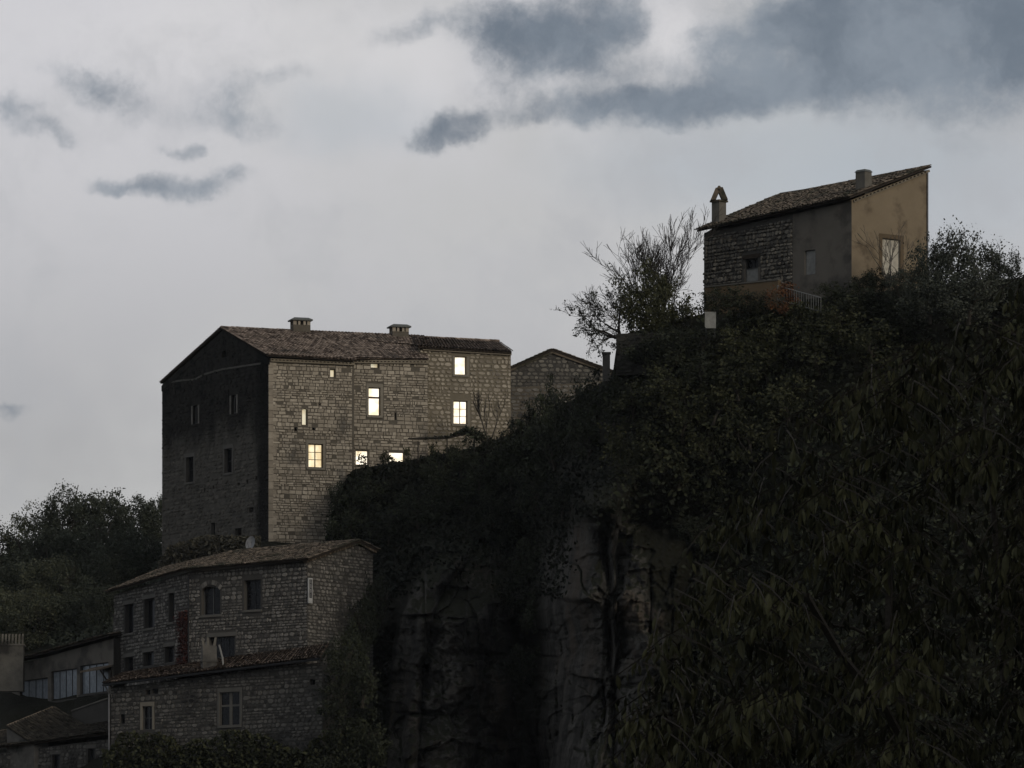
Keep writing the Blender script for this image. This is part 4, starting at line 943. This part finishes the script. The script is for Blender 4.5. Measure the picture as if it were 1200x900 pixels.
rr0 = e0-wBt.n3*5.5+Vector((0, 0, 1.9)); rr1 = e1-wBt.n3*5.5+Vector((0, 0, 1.9))
roof(bot, e0, e1, rr0, rr1, M['tile_black'], jitter=2.0); ridge_cap(bot, rr0, rr1, M['tile_dark'], .13)
bot2 = thing('tiled_shed', 'small shed with sloping tiled roof below the wide windows', 'shed')
a0 = P(62, 829, 384.5); a1 = P(8, 851, 384.0); b0 = P(100, 852, 382.3); b1 = P(40, 872, 381.5)
roof(bot2, b0, b1, a0, a1, M['tile_black'], jitter=2.0); ridge_cap(bot2, a0, a1, M['tile_dark'], .11)
mb = MB(); dz = Vector((0, 0, -3)); mb.poly([b0, b1, b1+dz, b0+dz]); mb.poly([a0, b0, b0+dz, a0+dz]); mb.poly([a1, b1, b1+dz, a1+dz]); mb.poly([a0, a1, a1+dz, a0+dz]); mb.build('wall', M['rubble_low'], bot2)
bot3 = thing('garden_wall', 'dark sloping garden wall with pale coping below the wide windows', 'wall')
wW = Wall(127, 381.0, 84, 384.0); mb = MB(); t0, t1 = wW.at(127, 819), wW.at(84, 834)
o = build_wall(bot3, wW, [(t0[0], t0[1]), (t1[0], t1[1])], zof(865, 381), [], M['rubble_joint'], name='wall_face')
mb.hexa([wW.pt(t0[0], t0[1]+.003, -.5), wW.pt(t1[0], t1[1]+.003, -.5), wW.pt(t1[0], t1[1]+.003, .08), wW.pt(t0[0], t0[1]+.003, .08)], [wW.pt(t0[0], t0[1]+.1, -.5), wW.pt(t1[0], t1[1]+.1, -.5), wW.pt(t1[0], t1[1]+.1, .08), wW.pt(t0[0], t0[1]+.1, .08)]); mb.build('coping', M['rubble_dark'], bot3)

# ================================================================== vegetation
def leaf_quads(pts, size, rng, droop=.0, var=.45):
    """one bent rhombic leaf clump per point"""
    n = len(pts); a = rng.normal(size=(n, 3)); a[:, 2] -= droop; a /= np.linalg.norm(a, axis=1)[:, None]
    b = rng.normal(size=(n, 3)); b -= (b*a).sum(1)[:, None]*a; b /= np.linalg.norm(b, axis=1)[:, None]
    s = size*(1+var*rng.normal(size=n)).clip(.35, 2)[:, None]; c = np.cross(a, b)
    V = np.stack([pts-a*s*.5, pts+b*s*.32+c*s*.06, pts+a*s*.5, pts-b*s*.32+c*s*.06], 1).reshape(-1, 3)
    return V, np.arange(4*n).reshape(n, 4)
def crown_mesh(name, seed, clusters, per, leaf, mat, shape=(1, 1, 1), rc=.26, hollow=.45, tone_up=.4):
    """unit-radius crown: leaf clumps spread through the volume with gaps"""
    rng = np.random.default_rng(seed); d = rng.normal(size=(clusters, 3)); d /= np.linalg.norm(d, axis=1)[:, None]
    r = hollow+(1-hollow)*rng.random(clusters)**.6; lump = 1+.22*np.sin(d[:, 0]*5+seed)*np.cos(d[:, 2]*4+seed*2)
    c = d*(r*lump)[:, None]; c[:, 2] = np.where(c[:, 2] < -.7, -.7, c[:, 2])
    rad = rc*rng.uniform(.5, 1.25, clusters)
    pts = (c[:, None]+rng.normal(size=(clusters, per, 3))*rad[:, None, None]*.55).reshape(-1, 3)*np.array(shape)
    V, Fc = leaf_quads(pts, leaf, rng)
    ct = np.repeat(rng.random(clusters), per); tone = np.clip(.5+.5*(ct-.5)+rng.normal(0, .16, len(pts)), 0, 1)
    me = setmesh(name, V, Fc, tone); me.materials.append(mat); return me
def grow(mb, p, d, ln, r, depth, rng, spread=.5, up=.15, kids=(2, 3), minr=.012, tips=None, curl=.18, shrink=.78):
    segs = 3; pts = [p]; rs = [r]
    for i in range(segs):
        d = (d+Vector(rng.normal(0, curl, 3))+Vector((0, 0, up*.3))).normalized(); p = p+d*(ln/segs); pts.append(p); rs.append(max(minr, r*(1-.35*(i+1)/segs)))
    mb.tube(pts, rs, 5 if r > .05 else 3, float(rng.random()), cap=False)
    if tips is not None and depth <= 2: tips += [tuple(q) for q in pts[1:]]
    if depth == 0: return
    for k in range(int(rng.integers(kids[0], kids[1]+1))):
        nd = (d+Vector(rng.normal(0, spread, 3))+Vector((0, 0, up))).normalized()
        st = pts[-1] if k == 0 else pts[int(rng.integers(1, segs+1))]
        grow(mb, st, nd, ln*shrink*rng.uniform(.75, 1.15), max(minr, rs[-1]*.72), depth-1, rng, spread, up, kids, minr, tips, curl, shrink)
def trunk_mesh(name, seed, h=1.0, r=.06):
    rng = np.random.default_rng(seed); mb = MB(); grow(mb, Vector((0, 0, 0)), Vector((0, 0, 1)), h*.5, r, 3, rng, .6, .3, (2, 3), .008)
    me = setmesh(name, mb.V, mb.F, mb.T); me.materials.append(M['bark']); return me
def tree(name, label, base, h, rad, crown_me, trunk_me, group=None, rz=0.0, cat='tree', cz=.62, squash=1.0):
    t = thing(name, label, cat, group); t.location = base; t.rotation_euler.z = rz
    tr = link('trunk', trunk_me, None, t); tr.scale = (h*.75, h*.75, h*.85)
    cr = link('crown', crown_me, None, t); cr.location = (0, 0, h*cz); cr.scale = (rad, rad, h*.42*squash)
    return t
TR = [trunk_mesh('trunk', s) for s in (11, 12, 13)]
CR_W = [crown_mesh('crown', s, 150, 100, .055, M['leaf_wood'], rc=.22, hollow=.62) for s in (21, 22, 23, 24)]
CR_P = [crown_mesh('crown', s, 110, 80, .055, M['leaf_wood_pale'], rc=.2, hollow=.55) for s in (31, 32)]
CR_E = [crown_mesh('foliage', s, 46, 52, .10, M['leaf_ever'], rc=.3, hollow=.3) for s in (41, 42, 43, 44)]
CR_O = [crown_mesh('foliage', s, 46, 46, .10, M['leaf_olive'], rc=.28, hollow=.35) for s in (51, 52, 53)]
CR_G = [crown_mesh('foliage', s, 90, 60, .06, M['leaf_grey'], rc=.24, hollow=.2) for s in (61, 62)]
# wood on the hill at the left: tops follow the skyline of the photograph
gw = 'trees of the hill wood'
lab_w = 'dark broadleaf tree in the wood on the hill behind the mansion'
top_px = [(38, 597, 452, 'p', 34), (84, 580, 449, 'w', 38), (120, 578, 451, 'w', 38), (160, 586, 450, 'w', 34), (190, 580, 453, 'w', 28),
          (5, 622, 454, 'w', 36), (60, 618, 438, 'w', 42), (108, 614, 436, 'w', 44), (152, 620, 433, 'w', 40), (-30, 630, 452, 'w', 42),
          (170, 632, 424, 'w', 34), (22, 652, 430, 'w', 42), (66, 655, 424, 'o', 40), (105, 652, 428, 'w', 40), (150, 650, 424, 'o', 36), (0, 690, 421, 'o', 42), (45, 695, 418, 'o', 40), (90, 690, 418, 'w', 40), (125, 688, 414, 'w', 30), (-45, 665, 435, 'w', 48)]
for i, (px, pt, Y, kd, rp) in enumerate(top_px):
    rad = rp*Y/F; h = rad*2.6 if kd != 'o' else rad*2.2
    base = P(px, pt, Y); base.z -= h*1.02
    me = {'w': CR_W[i % 4], 'p': CR_P[0], 'o': CR_P[1]}[kd]
    lab = {'w': lab_w, 'p': 'thin pale tree against the sky at the edge of the hill wood', 'o': 'pale green tree at the lower edge of the hill wood'}[kd]
    tree('broadleaf_tree', lab, base, h, rad, me, TR[i % 3], gw, random.uniform(0, 6.28))
def shrub(px, py, rp, hp, kind, label, group, Y=None, name='shrub', lift=.3, sub='foliage'):
    """rp, hp: half width and height in photo pixels at its place on the slope"""
    base = on_hill(px, py, lift) if Y is None else P(px, py, Y)
    t = thing(name, label, 'shrub', group); t.location = base; t.rotation_euler.z = random.uniform(0, 6.28)
    lst = {'e': CR_E, 'o': CR_O, 'g': CR_G}[kind]; s = base.y/F
    st = link('stem', TR[random.randrange(3)], None, t); st.scale = (hp*s*.7,)*3
    f = link(sub, random.choice(lst), None, t); f.location = (0, 0, hp*s*.48); f.scale = (rp*s, rp*s, hp*s*.55); return t
le = 'dark evergreen shrub on the steep slope below the vine pergola'; ge = 'evergreen shrubs below the pergola'
for px, py, rp, hp in ((612, 525, 18, 40), (632, 515, 20, 50), (646, 508, 14, 60), (668, 512, 26, 56), (697, 500, 26, 58), (618, 560, 32, 58), (650, 552, 30, 58), (690, 540, 28, 56), (720, 500, 28, 58), (628, 600, 30, 56),
                       (600, 575, 24, 64), (563, 585, 24, 52), (540, 560, 18, 40), (510, 575, 20, 40), (640, 535, 20, 62), (680, 520, 18, 66), (660, 610, 24, 50), (575, 620, 20, 44), (524, 600, 30, 46), (590, 640, 26, 50), (490, 620, 28, 46), (455, 640, 28, 46), (432, 720, 22, 44), (425, 770, 20, 46), (412, 700, 20, 40),
                       (400, 830, 28, 50), (420, 880, 28, 50), (620, 680, 24, 48), (630, 740, 22, 44), (410, 640, 24, 50), (398, 618, 16, 52), (430, 600, 26, 42), (600, 720, 22, 44), (612, 800, 22, 44)):
    if py-hp < 465 or (px > 605 and py < 530): lb, gp_ = 'dark evergreen shrub in front of the barn gable', 'evergreen shrubs before the barn'
    elif px < 450 and py > 660 : lb, gp_ = 'dark evergreen shrub between the rubble house gable and the rock', 'evergreen shrubs beside the rubble house'
    elif px > 580 and py > 590: lb, gp_ = 'dark evergreen shrub in the cleft between the two rock buttresses', 'evergreen shrubs in the cleft'
    elif px < 500: lb, gp_ = 'dark evergreen shrub on the bank under the low lit windows', 'evergreen shrubs on the terrace bank'
    else: lb, gp_ = le, ge
    shrub(px, py, rp, hp, 'e', lb, gp_)
for px, py, rp, hp in ((402, 800, 22, 52), (398, 850, 26, 56), (408, 900, 28, 56), (424, 830, 22, 60), (432, 900, 26, 60), (395, 940, 30, 60)):
    shrub(px, py, rp, hp, 'e', 'dark bush at the right end of the lower house', 'bushes beside the lower house', 358.5)
for px, py, rp, hp, Y in ((430, 760, 20, 60, 374.5), (412, 782, 20, 50, 371.5), (440, 735, 16, 60, 377), (396, 790, 18, 30, 368.5)):
    shrub(px, py, rp, hp, 'e', 'dark bush against the gable end of the rubble house', 'bushes against the rubble house', Y)
lo_ = 'olive green shrub growing over the rim of the cliff'; go_ = 'shrubs on the cliff rim'
for px, py, rp, hp in ((745, 500, 34, 50), (775, 480, 34, 50), (735, 545, 34, 54), (770, 540, 36, 54), (800, 520, 34, 52), (745, 575, 26, 40), (795, 575, 34, 54), (830, 560, 34, 56), (835, 500, 34, 54), (865, 470, 34, 56), (880, 540, 38, 62), (850, 610, 34, 54), (900, 450, 34, 52), (925, 500, 38, 58), (960, 440, 36, 54), (900, 420, 30, 44), (860, 425, 28, 40), (940, 400, 34, 42), (985, 400, 34, 46), (1020, 430, 38, 52)):
    if px < 782: lb, gp_ = 'olive green shrub below the dark retaining wall', 'olive shrubs below the retaining wall'
    elif py < 460: lb, gp_ = 'olive green shrub just below the white railing', 'olive shrubs below the railing'
    else: lb, gp_ = lo_, go_
    shrub(px, py, rp, hp, 'o', lb, gp_)
for px, py, rp, hp, in ((790, 430, 30, 42), (825, 420, 28, 36), (760, 430, 26, 36), (820, 455, 30, 42), (870, 385, 26, 28), (895, 378, 24, 24), (930, 372, 24, 22), (1000, 372, 30, 34), (850, 650, 40, 44), (815, 640, 26, 36), (850, 352, 20, 16), (872, 350, 16, 12), (1012, 346, 16, 26), (1030, 342, 18, 26), (975, 352, 18, 20), (945, 378, 20, 20), (1060, 400, 36, 50), (1030, 372, 30, 34), (748, 440, 22, 36), (775, 425, 24, 34), (735, 470, 22, 36), (800, 410, 20, 26)):
    if py > 600: lb, gp_ = 'dark evergreen bush under the overhang beside the rock buttress', 'bushes under the overhang'
    elif px > 990: lb, gp_ = 'dark evergreen bush at the foot of the ochre end wall', 'bushes at the foot of the ochre wall'
    elif px < 812: lb, gp_ = 'dark evergreen bush in front of the dark retaining wall', 'bushes at the retaining wall'
    else: lb, gp_ = 'dark evergreen bush on the cliff edge below the orange terrace wall', 'bushes below the terrace'
    shrub(px, py, rp, hp, 'e', lb, gp_)
lg = 'grey green bush with upright leafy shoots beside the ochre wall'; gg = 'bushes beside the ochre wall'
for px, py, rp, hp, Y in ((1116, 345, 34, 78, 345), (1152, 348, 32, 68, 344.5), (1094, 352, 28, 72, 344.6), (1178, 350, 26, 56, 344), (1076, 352, 24, 48, 345), (1056, 350, 22, 36, 345), (1135, 380, 44, 70, 342), (1090, 380, 40, 56, 342.5)):
    shrub(px, py, rp, hp, 'g', lg, gg, Y)
for px, py, rp, hp in ((838, 366, 20, 26), (862, 362, 20, 24), (886, 362, 16, 20)):
    shrub(px, py, rp, hp, 'e', 'dark low bush at the foot of the orange terrace wall', 'bushes at the orange wall', 350.6)
rb_ = shrub(918, 368, 20, 36, 'o', 'rust red bush in front of the orange terrace wall', None, 350.8)
for ch_ in rb_.children:
    if ch_.name.startswith('foliage'): 
        ch_.data = crown_mesh('foliage', 77, 30, 46, .11, M['leaf_autumn'], rc=.3, hollow=.3)
# upright shoots on the grey bush, standing against the sky
for i, (px, py) in enumerate(((1106, 268), (1122, 282), (1158, 282), (1189, 297), (1139, 286), (1094, 282), (1170, 292))):
    pass
# tall green shrub and the two bare trees left of the upper house
gs = thing('tall_green_shrub', 'tall olive green shrub between the two bare trees on the cliff', 'shrub'); gs.location = P(758, 392, 356)
f = link('foliage', crown_mesh('foliage', 81, 150, 70, .06, M['leaf_olive'], rc=.22, hollow=.15), None, gs); f.location = (0, 0, 2.2); f.scale = (2.3, 1.8, 2.7); st = link('stem', TR[0], None, gs); st.scale = (3, 3, 3)
shrub(800, 392, 26, 44, 'o', 'round olive shrub tight against the corner of the upper house', None, 357)
def bare_tree(name, label, base, stems, seed, mat, minr=.017, depth=4, spread=.38, up=.22, leaves=None, leaf_n=0, leaf_s=.2, ln=2.0, r=.11, kids=(2, 3), curl=.14, shrink=.78):
    t = thing(name, label, 'tree'); t.location = base; rng = np.random.default_rng(seed); mb = MB(); tips = []
    for d in stems: grow(mb, Vector((0, 0, 0)), Vector(d).normalized(), ln*rng.uniform(.85, 1.15), r, depth, rng, spread, up, kids, minr, tips, curl, shrink)
    mb.build('branches', mat, t)
    if leaves and leaf_n:
        tp = np.array(tips); pk_ = tp[rng.integers(0, len(tp), leaf_n)]+rng.normal(0, .12, (leaf_n, 3)); V, Fc = leaf_quads(pk_, leaf_s, rng, .3)
        link('leaves', setmesh('leaves', V, Fc, rng.random(leaf_n)), leaves, t, 'stuff')
    return t
bare_tree('bare_tree', 'bare many-stemmed tree fanning up beside the upper house', P(775, 388, 357.5), [(-.7, 0, 1), (-.4, .1, 1.15), (-.15, 0, 1.2), (.12, -.1, 1.25), (.32, 0, 1.1), (.5, .1, .95), (-1.0, 0, .8), (.0, .3, 1.2)], 5, M['bark'], .013, 5, .30, .12, ln=2.5, r=.08, kids=(2, 4), curl=.10, shrink=.76)
bare_tree('leaning_tree', 'twisted tree with sparse leaves leaning out from the cliff tip', P(728, 397, 357), [(-.45, 0, 1.1), (-.8, 0, .8), (-.15, .1, 1.2), (-1, .1, .2)], 9, M['bark'], .015, 5, .46, .10, M['leaf_grey'], 1900, .13, ln=1.75, r=.10, kids=(2, 3), curl=.24, shrink=.78)
bare_tree('wall_tree', 'small bare tree against the right end of the mansion', P(573, 519, 401.8), [(-.1, 0, 1), (.25, 0, 1), (-.35, 0, .9)], 14, M['bark'], .02, 3, .34, .3, ln=1.7, r=.06)
bare_tree('ochre_wall_tree', 'small leafless fruit tree in front of the ochre end wall', P(1042, 332, 347.0), [(-.4, 0, 1), (.4, 0, .9), (.05, 0, 1.1), (-.7, 0, .7), (.75, 0, .7)], 17, M['bark_pale'], .014, 3, .36, .25, ln=1.55, r=.05)
# vine pergola on the terrace of the mansion
pg = thing('vine_pergola', 'dark pergola overgrown with vine in front of the mansion windows', 'pergola')
YP = 400.3
for px, pt, pb_ in ((490, 517, 537), (524, 513, 532), (556, 507, 528)): mb = MB(); mb.tube([P(px, pb_+4, YP), P(px, pt, YP)], [.05, .05], 5); mb.build('post', M['bark'], pg)
mb = MB(); mb.tube([P(x, y, YP) for x, y in ((478, 514), (500, 513.5), (524, 513), (545, 507.5), (556, 509), (572, 522))], [.06, .10, .10, .13, .13, .06], 6); mb.build('beam', M['bark'], pg)
rng = np.random.default_rng(3); ln_ = np.array([tuple(P(x, y, YP)) for x, y in ((498, 514), (524, 512), (540, 507), (548, 504), (556, 509), (566, 515), (575, 522))])
tt = rng.random(900)**.7*(len(ln_)-1.001); ii = tt.astype(int); pts = ln_[ii]+(ln_[ii+1]-ln_[ii])*(tt-ii)[:, None]+rng.normal(0, 1, (900, 3))*np.interp(tt, [0, 2, 4, 6], [.08, .14, .45, .5])[:, None]*np.array([.7, 1, .5])
V, Fc = leaf_quads(pts, .22, rng); link('vine_leaves', setmesh('vine_leaves', V, Fc, rng.random(900)), M['leaf_ever'], pg, 'stuff')
# terrace plants in front of the lowest windows
for i, (px, py, hp, rp) in enumerate(((424, 547, 13, 7), (448, 545, 14, 9), (462, 541, 9, 8), (478, 540, 14, 9), (505, 536, 14, 10), (530, 533, 12, 9))):
    t = thing('terrace_plant', 'wispy plant on the terrace edge before the low lit windows', 'plant', 'terrace plants'); Yp = 399.8+i*.3; t.location = P(px, py, Yp)
    rng = np.random.default_rng(100+i); mb = MB(); tips = []; grow(mb, Vector((0, 0, -.2)), Vector((0, 0, 1)), hp*.042, .02, 2, rng, .7, .1, (2, 3), .01, tips); mb.build('stem', M['bark'], t)
    tp = np.array(tips); n = 130; V, Fc = leaf_quads(tp[rng.integers(0, len(tp), n)]+rng.normal(0, .14, (n, 3)), .17, rng); link('leaves', setmesh('leaves', V, Fc, rng.random(n)), M['leaf_olive'], t, 'stuff')
# climbing plant, dark red, on the village house
t = thing('red_creeper', 'dark red creeper hanging beside the drainpipe of the rubble house', 'plant'); rng = np.random.default_rng(55); n = 900
sz = np.array([wM.at(221-abs(rng.normal(0, 6)), rng.uniform(716, 778)) for _ in range(n)]); pts = np.array([tuple(wM.pt(s, z, abs(rng.normal(.12, .08)))) for s, z in sz])
V, Fc = leaf_quads(pts, .2, rng); link('leaves', setmesh('leaves', V, Fc, rng.random(n)), M['leaf_red'], t, 'stuff')
# scrub and ivy: ground cover over the slope
def cover(name, label, cat, region, n, size, mat, seed, thick=.35, clump=None, drop=0.3):
    rng = np.random.default_rng(seed); px = rng.uniform(region[0], region[2], n*3); py = rng.uniform(region[1], region[3], n*3)
    ok = py > skyline(px)-1
    jx = rng.normal(0, 7, len(px)); jy = rng.normal(0, 16, len(px))+70*(N1(px/30, py/60, 3)-.45)
    e2 = np.interp(py, [630, 660, 690, 760, 830, 900, 1000], [530, 502, 482, 463, 454, 452, 448]); e1 = np.interp(py, [560, 600, 660, 700, 760, 830, 900], [690, 674, 668, 662, 670, 662, 650])
    ok &= ~((px+jx > e2-4) & (px+jx < e2+105) & (py+jy > 668)) & ~((px+jx > e1-6) & (px+jx < 810) & (py+jy*.8 > 592+.25*np.abs(px-690)))
    ok &= ~((px < 140) & (py > 755))
    if clump: ok &= N3(px/clump, py/clump, 3) > .40+rng.normal(0, .05, len(px))
    px, py = px[ok][:n], py[ok][:n]; Y = relief(px, py)-np.abs(rng.normal(.1, thick, len(px)))
    pts = np.stack([(px-600)/F*Y, Y, CZ+(HOR-py)/F*Y+rng.normal(0, .1, len(px))], 1); V, Fc = leaf_quads(pts, size, rng, drop)
    tone = np.clip(N2(px/25, py/25, 3)*1.1-.1+rng.normal(0, .15, len(px)), 0, 1)
    o = link(name, setmesh(name, V, Fc, tone), mat, None, 'stuff'); tag(o, label, cat); return o
cover('ivy', 'dark ivy covering the terrace bank below the mansion', 'ivy', (376, 520, 720, 700), 15000, .30, M['leaf_ivy'], 201, .4)
cover('scrub', 'low dark scrub covering the cliff slope under the upper house', 'scrub', (715, 330, 1300, 900), 20000, .34, M['leaf_ever'], 202, .5)
cover('undergrowth', 'dark undergrowth between the village houses and the rock', 'undergrowth', (120, 640, 460, 960), 16000, .28, M['leaf_ivy'], 203, .3, 40)
cover('hill_bushes', 'dark bushes on the ground under the hill wood', 'bushes', (-60, 640, 190, 770), 14000, .4, M['leaf_wood'], 204, .8)
# dry scrub in front of the mansion's foot and over the mossy roof
rng = np.random.default_rng(205); n = 5200; px = rng.uniform(186, 305, n); py = 660-rng.random(n)**1.4*np.interp(px, [186, 200, 240, 300], [8, 24, 30, 18])-np.interp(px, [186, 305], [-6, 14]); Yq = np.interp(px, [186, 305], [399, 388])+rng.normal(0, 1.2, n)
pts = np.stack([(px-600)/F*Yq, Yq, CZ+(HOR-py)/F*Yq], 1); V, Fc = leaf_quads(pts, .24, rng); o = link('dry_scrub', setmesh('dry_scrub', V, Fc, rng.random(n)), M['leaf_dry'], None, 'stuff'); tag(o, 'dry brownish scrub between the mansion gable and the mossy roof', 'scrub')
# weeds against the lower house
rng = np.random.default_rng(206); n = 9000; px = rng.uniform(120, 400, n); hh_ = 30+45*N1(px/24, px*0+3, 3); py = 915-rng.random(n)*hh_
kk = (px-378)/(130-378); Yq = LH_C+kk*(YLH-LH_C)-1.0-rng.random(n)*1.2; pts = np.stack([(px-600)/F*Yq, Yq, CZ+(HOR-py)/F*Yq], 1); V, Fc = leaf_quads(pts, .26, rng, -.3); o = link('weeds', setmesh('weeds', V, Fc, rng.random(n)), M['leaf_olive'], None, 'stuff'); tag(o, 'tall weeds growing against the foot of the lower house', 'weeds')

# ------------------------------------------------------------------ the near tree with long hanging leaves, bottom right
near = thing('near_tree', 'tree close by with long hanging leaves filling the dark lower right', 'tree')
YT = 36.0; near.location = (P(1180, 900, YT).x, YT+1.7, 0)
rng = np.random.default_rng(301); mb = MB(); loc = near.location
grow(mb, Vector((0, 0, -.1)), Vector((-.1, 0, 1)), 2.6, .16, 2, rng, .5, .2, (2, 3), .03)
mb.build('trunk', M['bark'], near)
edge_p = [(700, 990), (720, 800), (760, 700), (800, 640), (850, 560), (900, 520), (950, 470), (1000, 425), (1060, 385), (1120, 360), (1160, 335), (1200, 312), (1300, 280)]
def leaf_shape():
    m = [(0, 0, 0), (.0, -.33, .05), (.0, -.68, .04), (0, -1, -.06)]; l = [(-.14, -.25, -.02), (-.16, -.55, -.03)]; r_ = [(.14, -.25, -.02), (.16, -.55, -.03)]
    V = np.array(m+l+r_, float); Fc = [(0, 4, 1), (4, 5, 2, 1), (5, 3, 2), (0, 1, 6), (1, 2, 7, 6), (2, 3, 7)]; return V, Fc
LV, LF = leaf_shape()
# twigs droop from points inside the crown; leaves hang in rows along each twig
twigs = []
while len(twigs) < 2300:
    px = rng.uniform(690, 1330); py = rng.uniform(290, 1120); lim = np.interp(px, [p[0] for p in edge_p], [p[1] for p in edge_p])
    if py < lim+6: continue
    dens = min(1, .25+(py-lim)/150+(px-900)/500)
    if rng.random() > dens: continue
    cl = float(N1(np.array([px/46.]), np.array([py/38.]), 3)[0])
    if cl < .40+.06*rng.normal(): continue
    twigs.append((px, py, YT+rng.uniform(-1.6, 1.6)+(cl-.45)*-4, cl))
tw = MB(); leaves = []
for px, py, Y, cl in twigs:
    p = P(px, py, Y)-loc; az = rng.uniform(0, 6.28); d = Vector((math.cos(az)*.8, math.sin(az)*.8, -.25)).normalized(); L_ = rng.uniform(.25, .5); pts = [p+d*L_*t+Vector((0, 0, -.25*t*t*L_)) for t in (0, .5, 1)]
    tw.tube(pts, [.006, .005, .003], 3, .5, False)
    for k in range(int(rng.integers(6, 11))):
        t = rng.random(); q = pts[0].lerp(pts[2], t); s = rng.uniform(.05, .12)*(1+.5*max(0, rng.normal(0, .5)))
        hang = Vector((rng.normal(0, .28), rng.normal(0, .28), -1)).normalized(); side = Vector((math.cos(az+k*2.4), math.sin(az+k*2.4), 0)); side = (side-hang*side.dot(hang)).normalized(); nn = side.cross(hang)
        leaves.append((s, q+side*.02, side, hang, nn, float(np.clip((cl-.36)*2.6+rng.normal(0, .2), 0, 1))))
tw.build('twigs', M['bark'], near, 'stuff')
leaves.sort(key=lambda l: -l[0]/( (l[1]+loc).y))
def leaf_verts(l): s, q, side, hang, nn, _ = l; return [tuple(q+side*(v[0]*s)-hang*(v[1]*s)+nn*(v[2]*s)) for v in LV]
for l in leaves[:290]: link('leaf', setmesh('leaf', leaf_verts(l), LF, [l[5]]*len(LF)), M['leaf_big'], near)
mbl = MB()
for l in leaves[290:]:
    n = len(mbl.V); mbl.V += leaf_verts(l); mbl.F += [tuple(n+i for i in f) for f in LF]; mbl.T += [l[5]]*len(LF)
mbl.build('foliage', M['leaf_big'], near, 'stuff')
mb = MB()                                             # a few limbs seen through the leaves
for a, b, r_ in (((1180, 850), (1150, 420), .06), ((1120, 800), (880, 720), .035), ((1160, 700), (1030, 470), .035), ((1230, 900), (1290, 500), .06), ((1000, 640), (860, 600), .02)):
    p, q = P(*a, YT+1.7)-loc, P(*b, YT+rng.uniform(1.0, 1.8))-loc; m_ = p.lerp(q, .5)+Vector((0, 0, .15)); mb.tube([p, m_, q], [r_*.45, r_*.35, r_*.2], 6)
mb.build('limbs', M['bark'], near)
# ------------------------------------------------------------------ thin evening haze over the valley
mb = MB(); mb.box((0, 1500, 51), (4100, 0, 0), (0, 4600, 0), (0, 0, 53)); hz = mb.build('haze', None, None, 'stuff')
hm = bpy.data.materials.new('evening haze'); hm.use_nodes = True; ht = hm.node_tree; ht.nodes.clear()
ho = ht.nodes.new('ShaderNodeOutputMaterial'); hv = ht.nodes.new('ShaderNodeVolumePrincipled'); ht.links.new(hv.outputs[0], ho.inputs['Volume'])
hv.inputs['Color'].default_value = (.86, .90, .95, 1); hv.inputs['Density'].default_value = 0.00003; hz.data.materials.append(hm)
tag(hz, 'thin pale evening haze over the valley', 'haze')
bpy.context.view_layer.update()
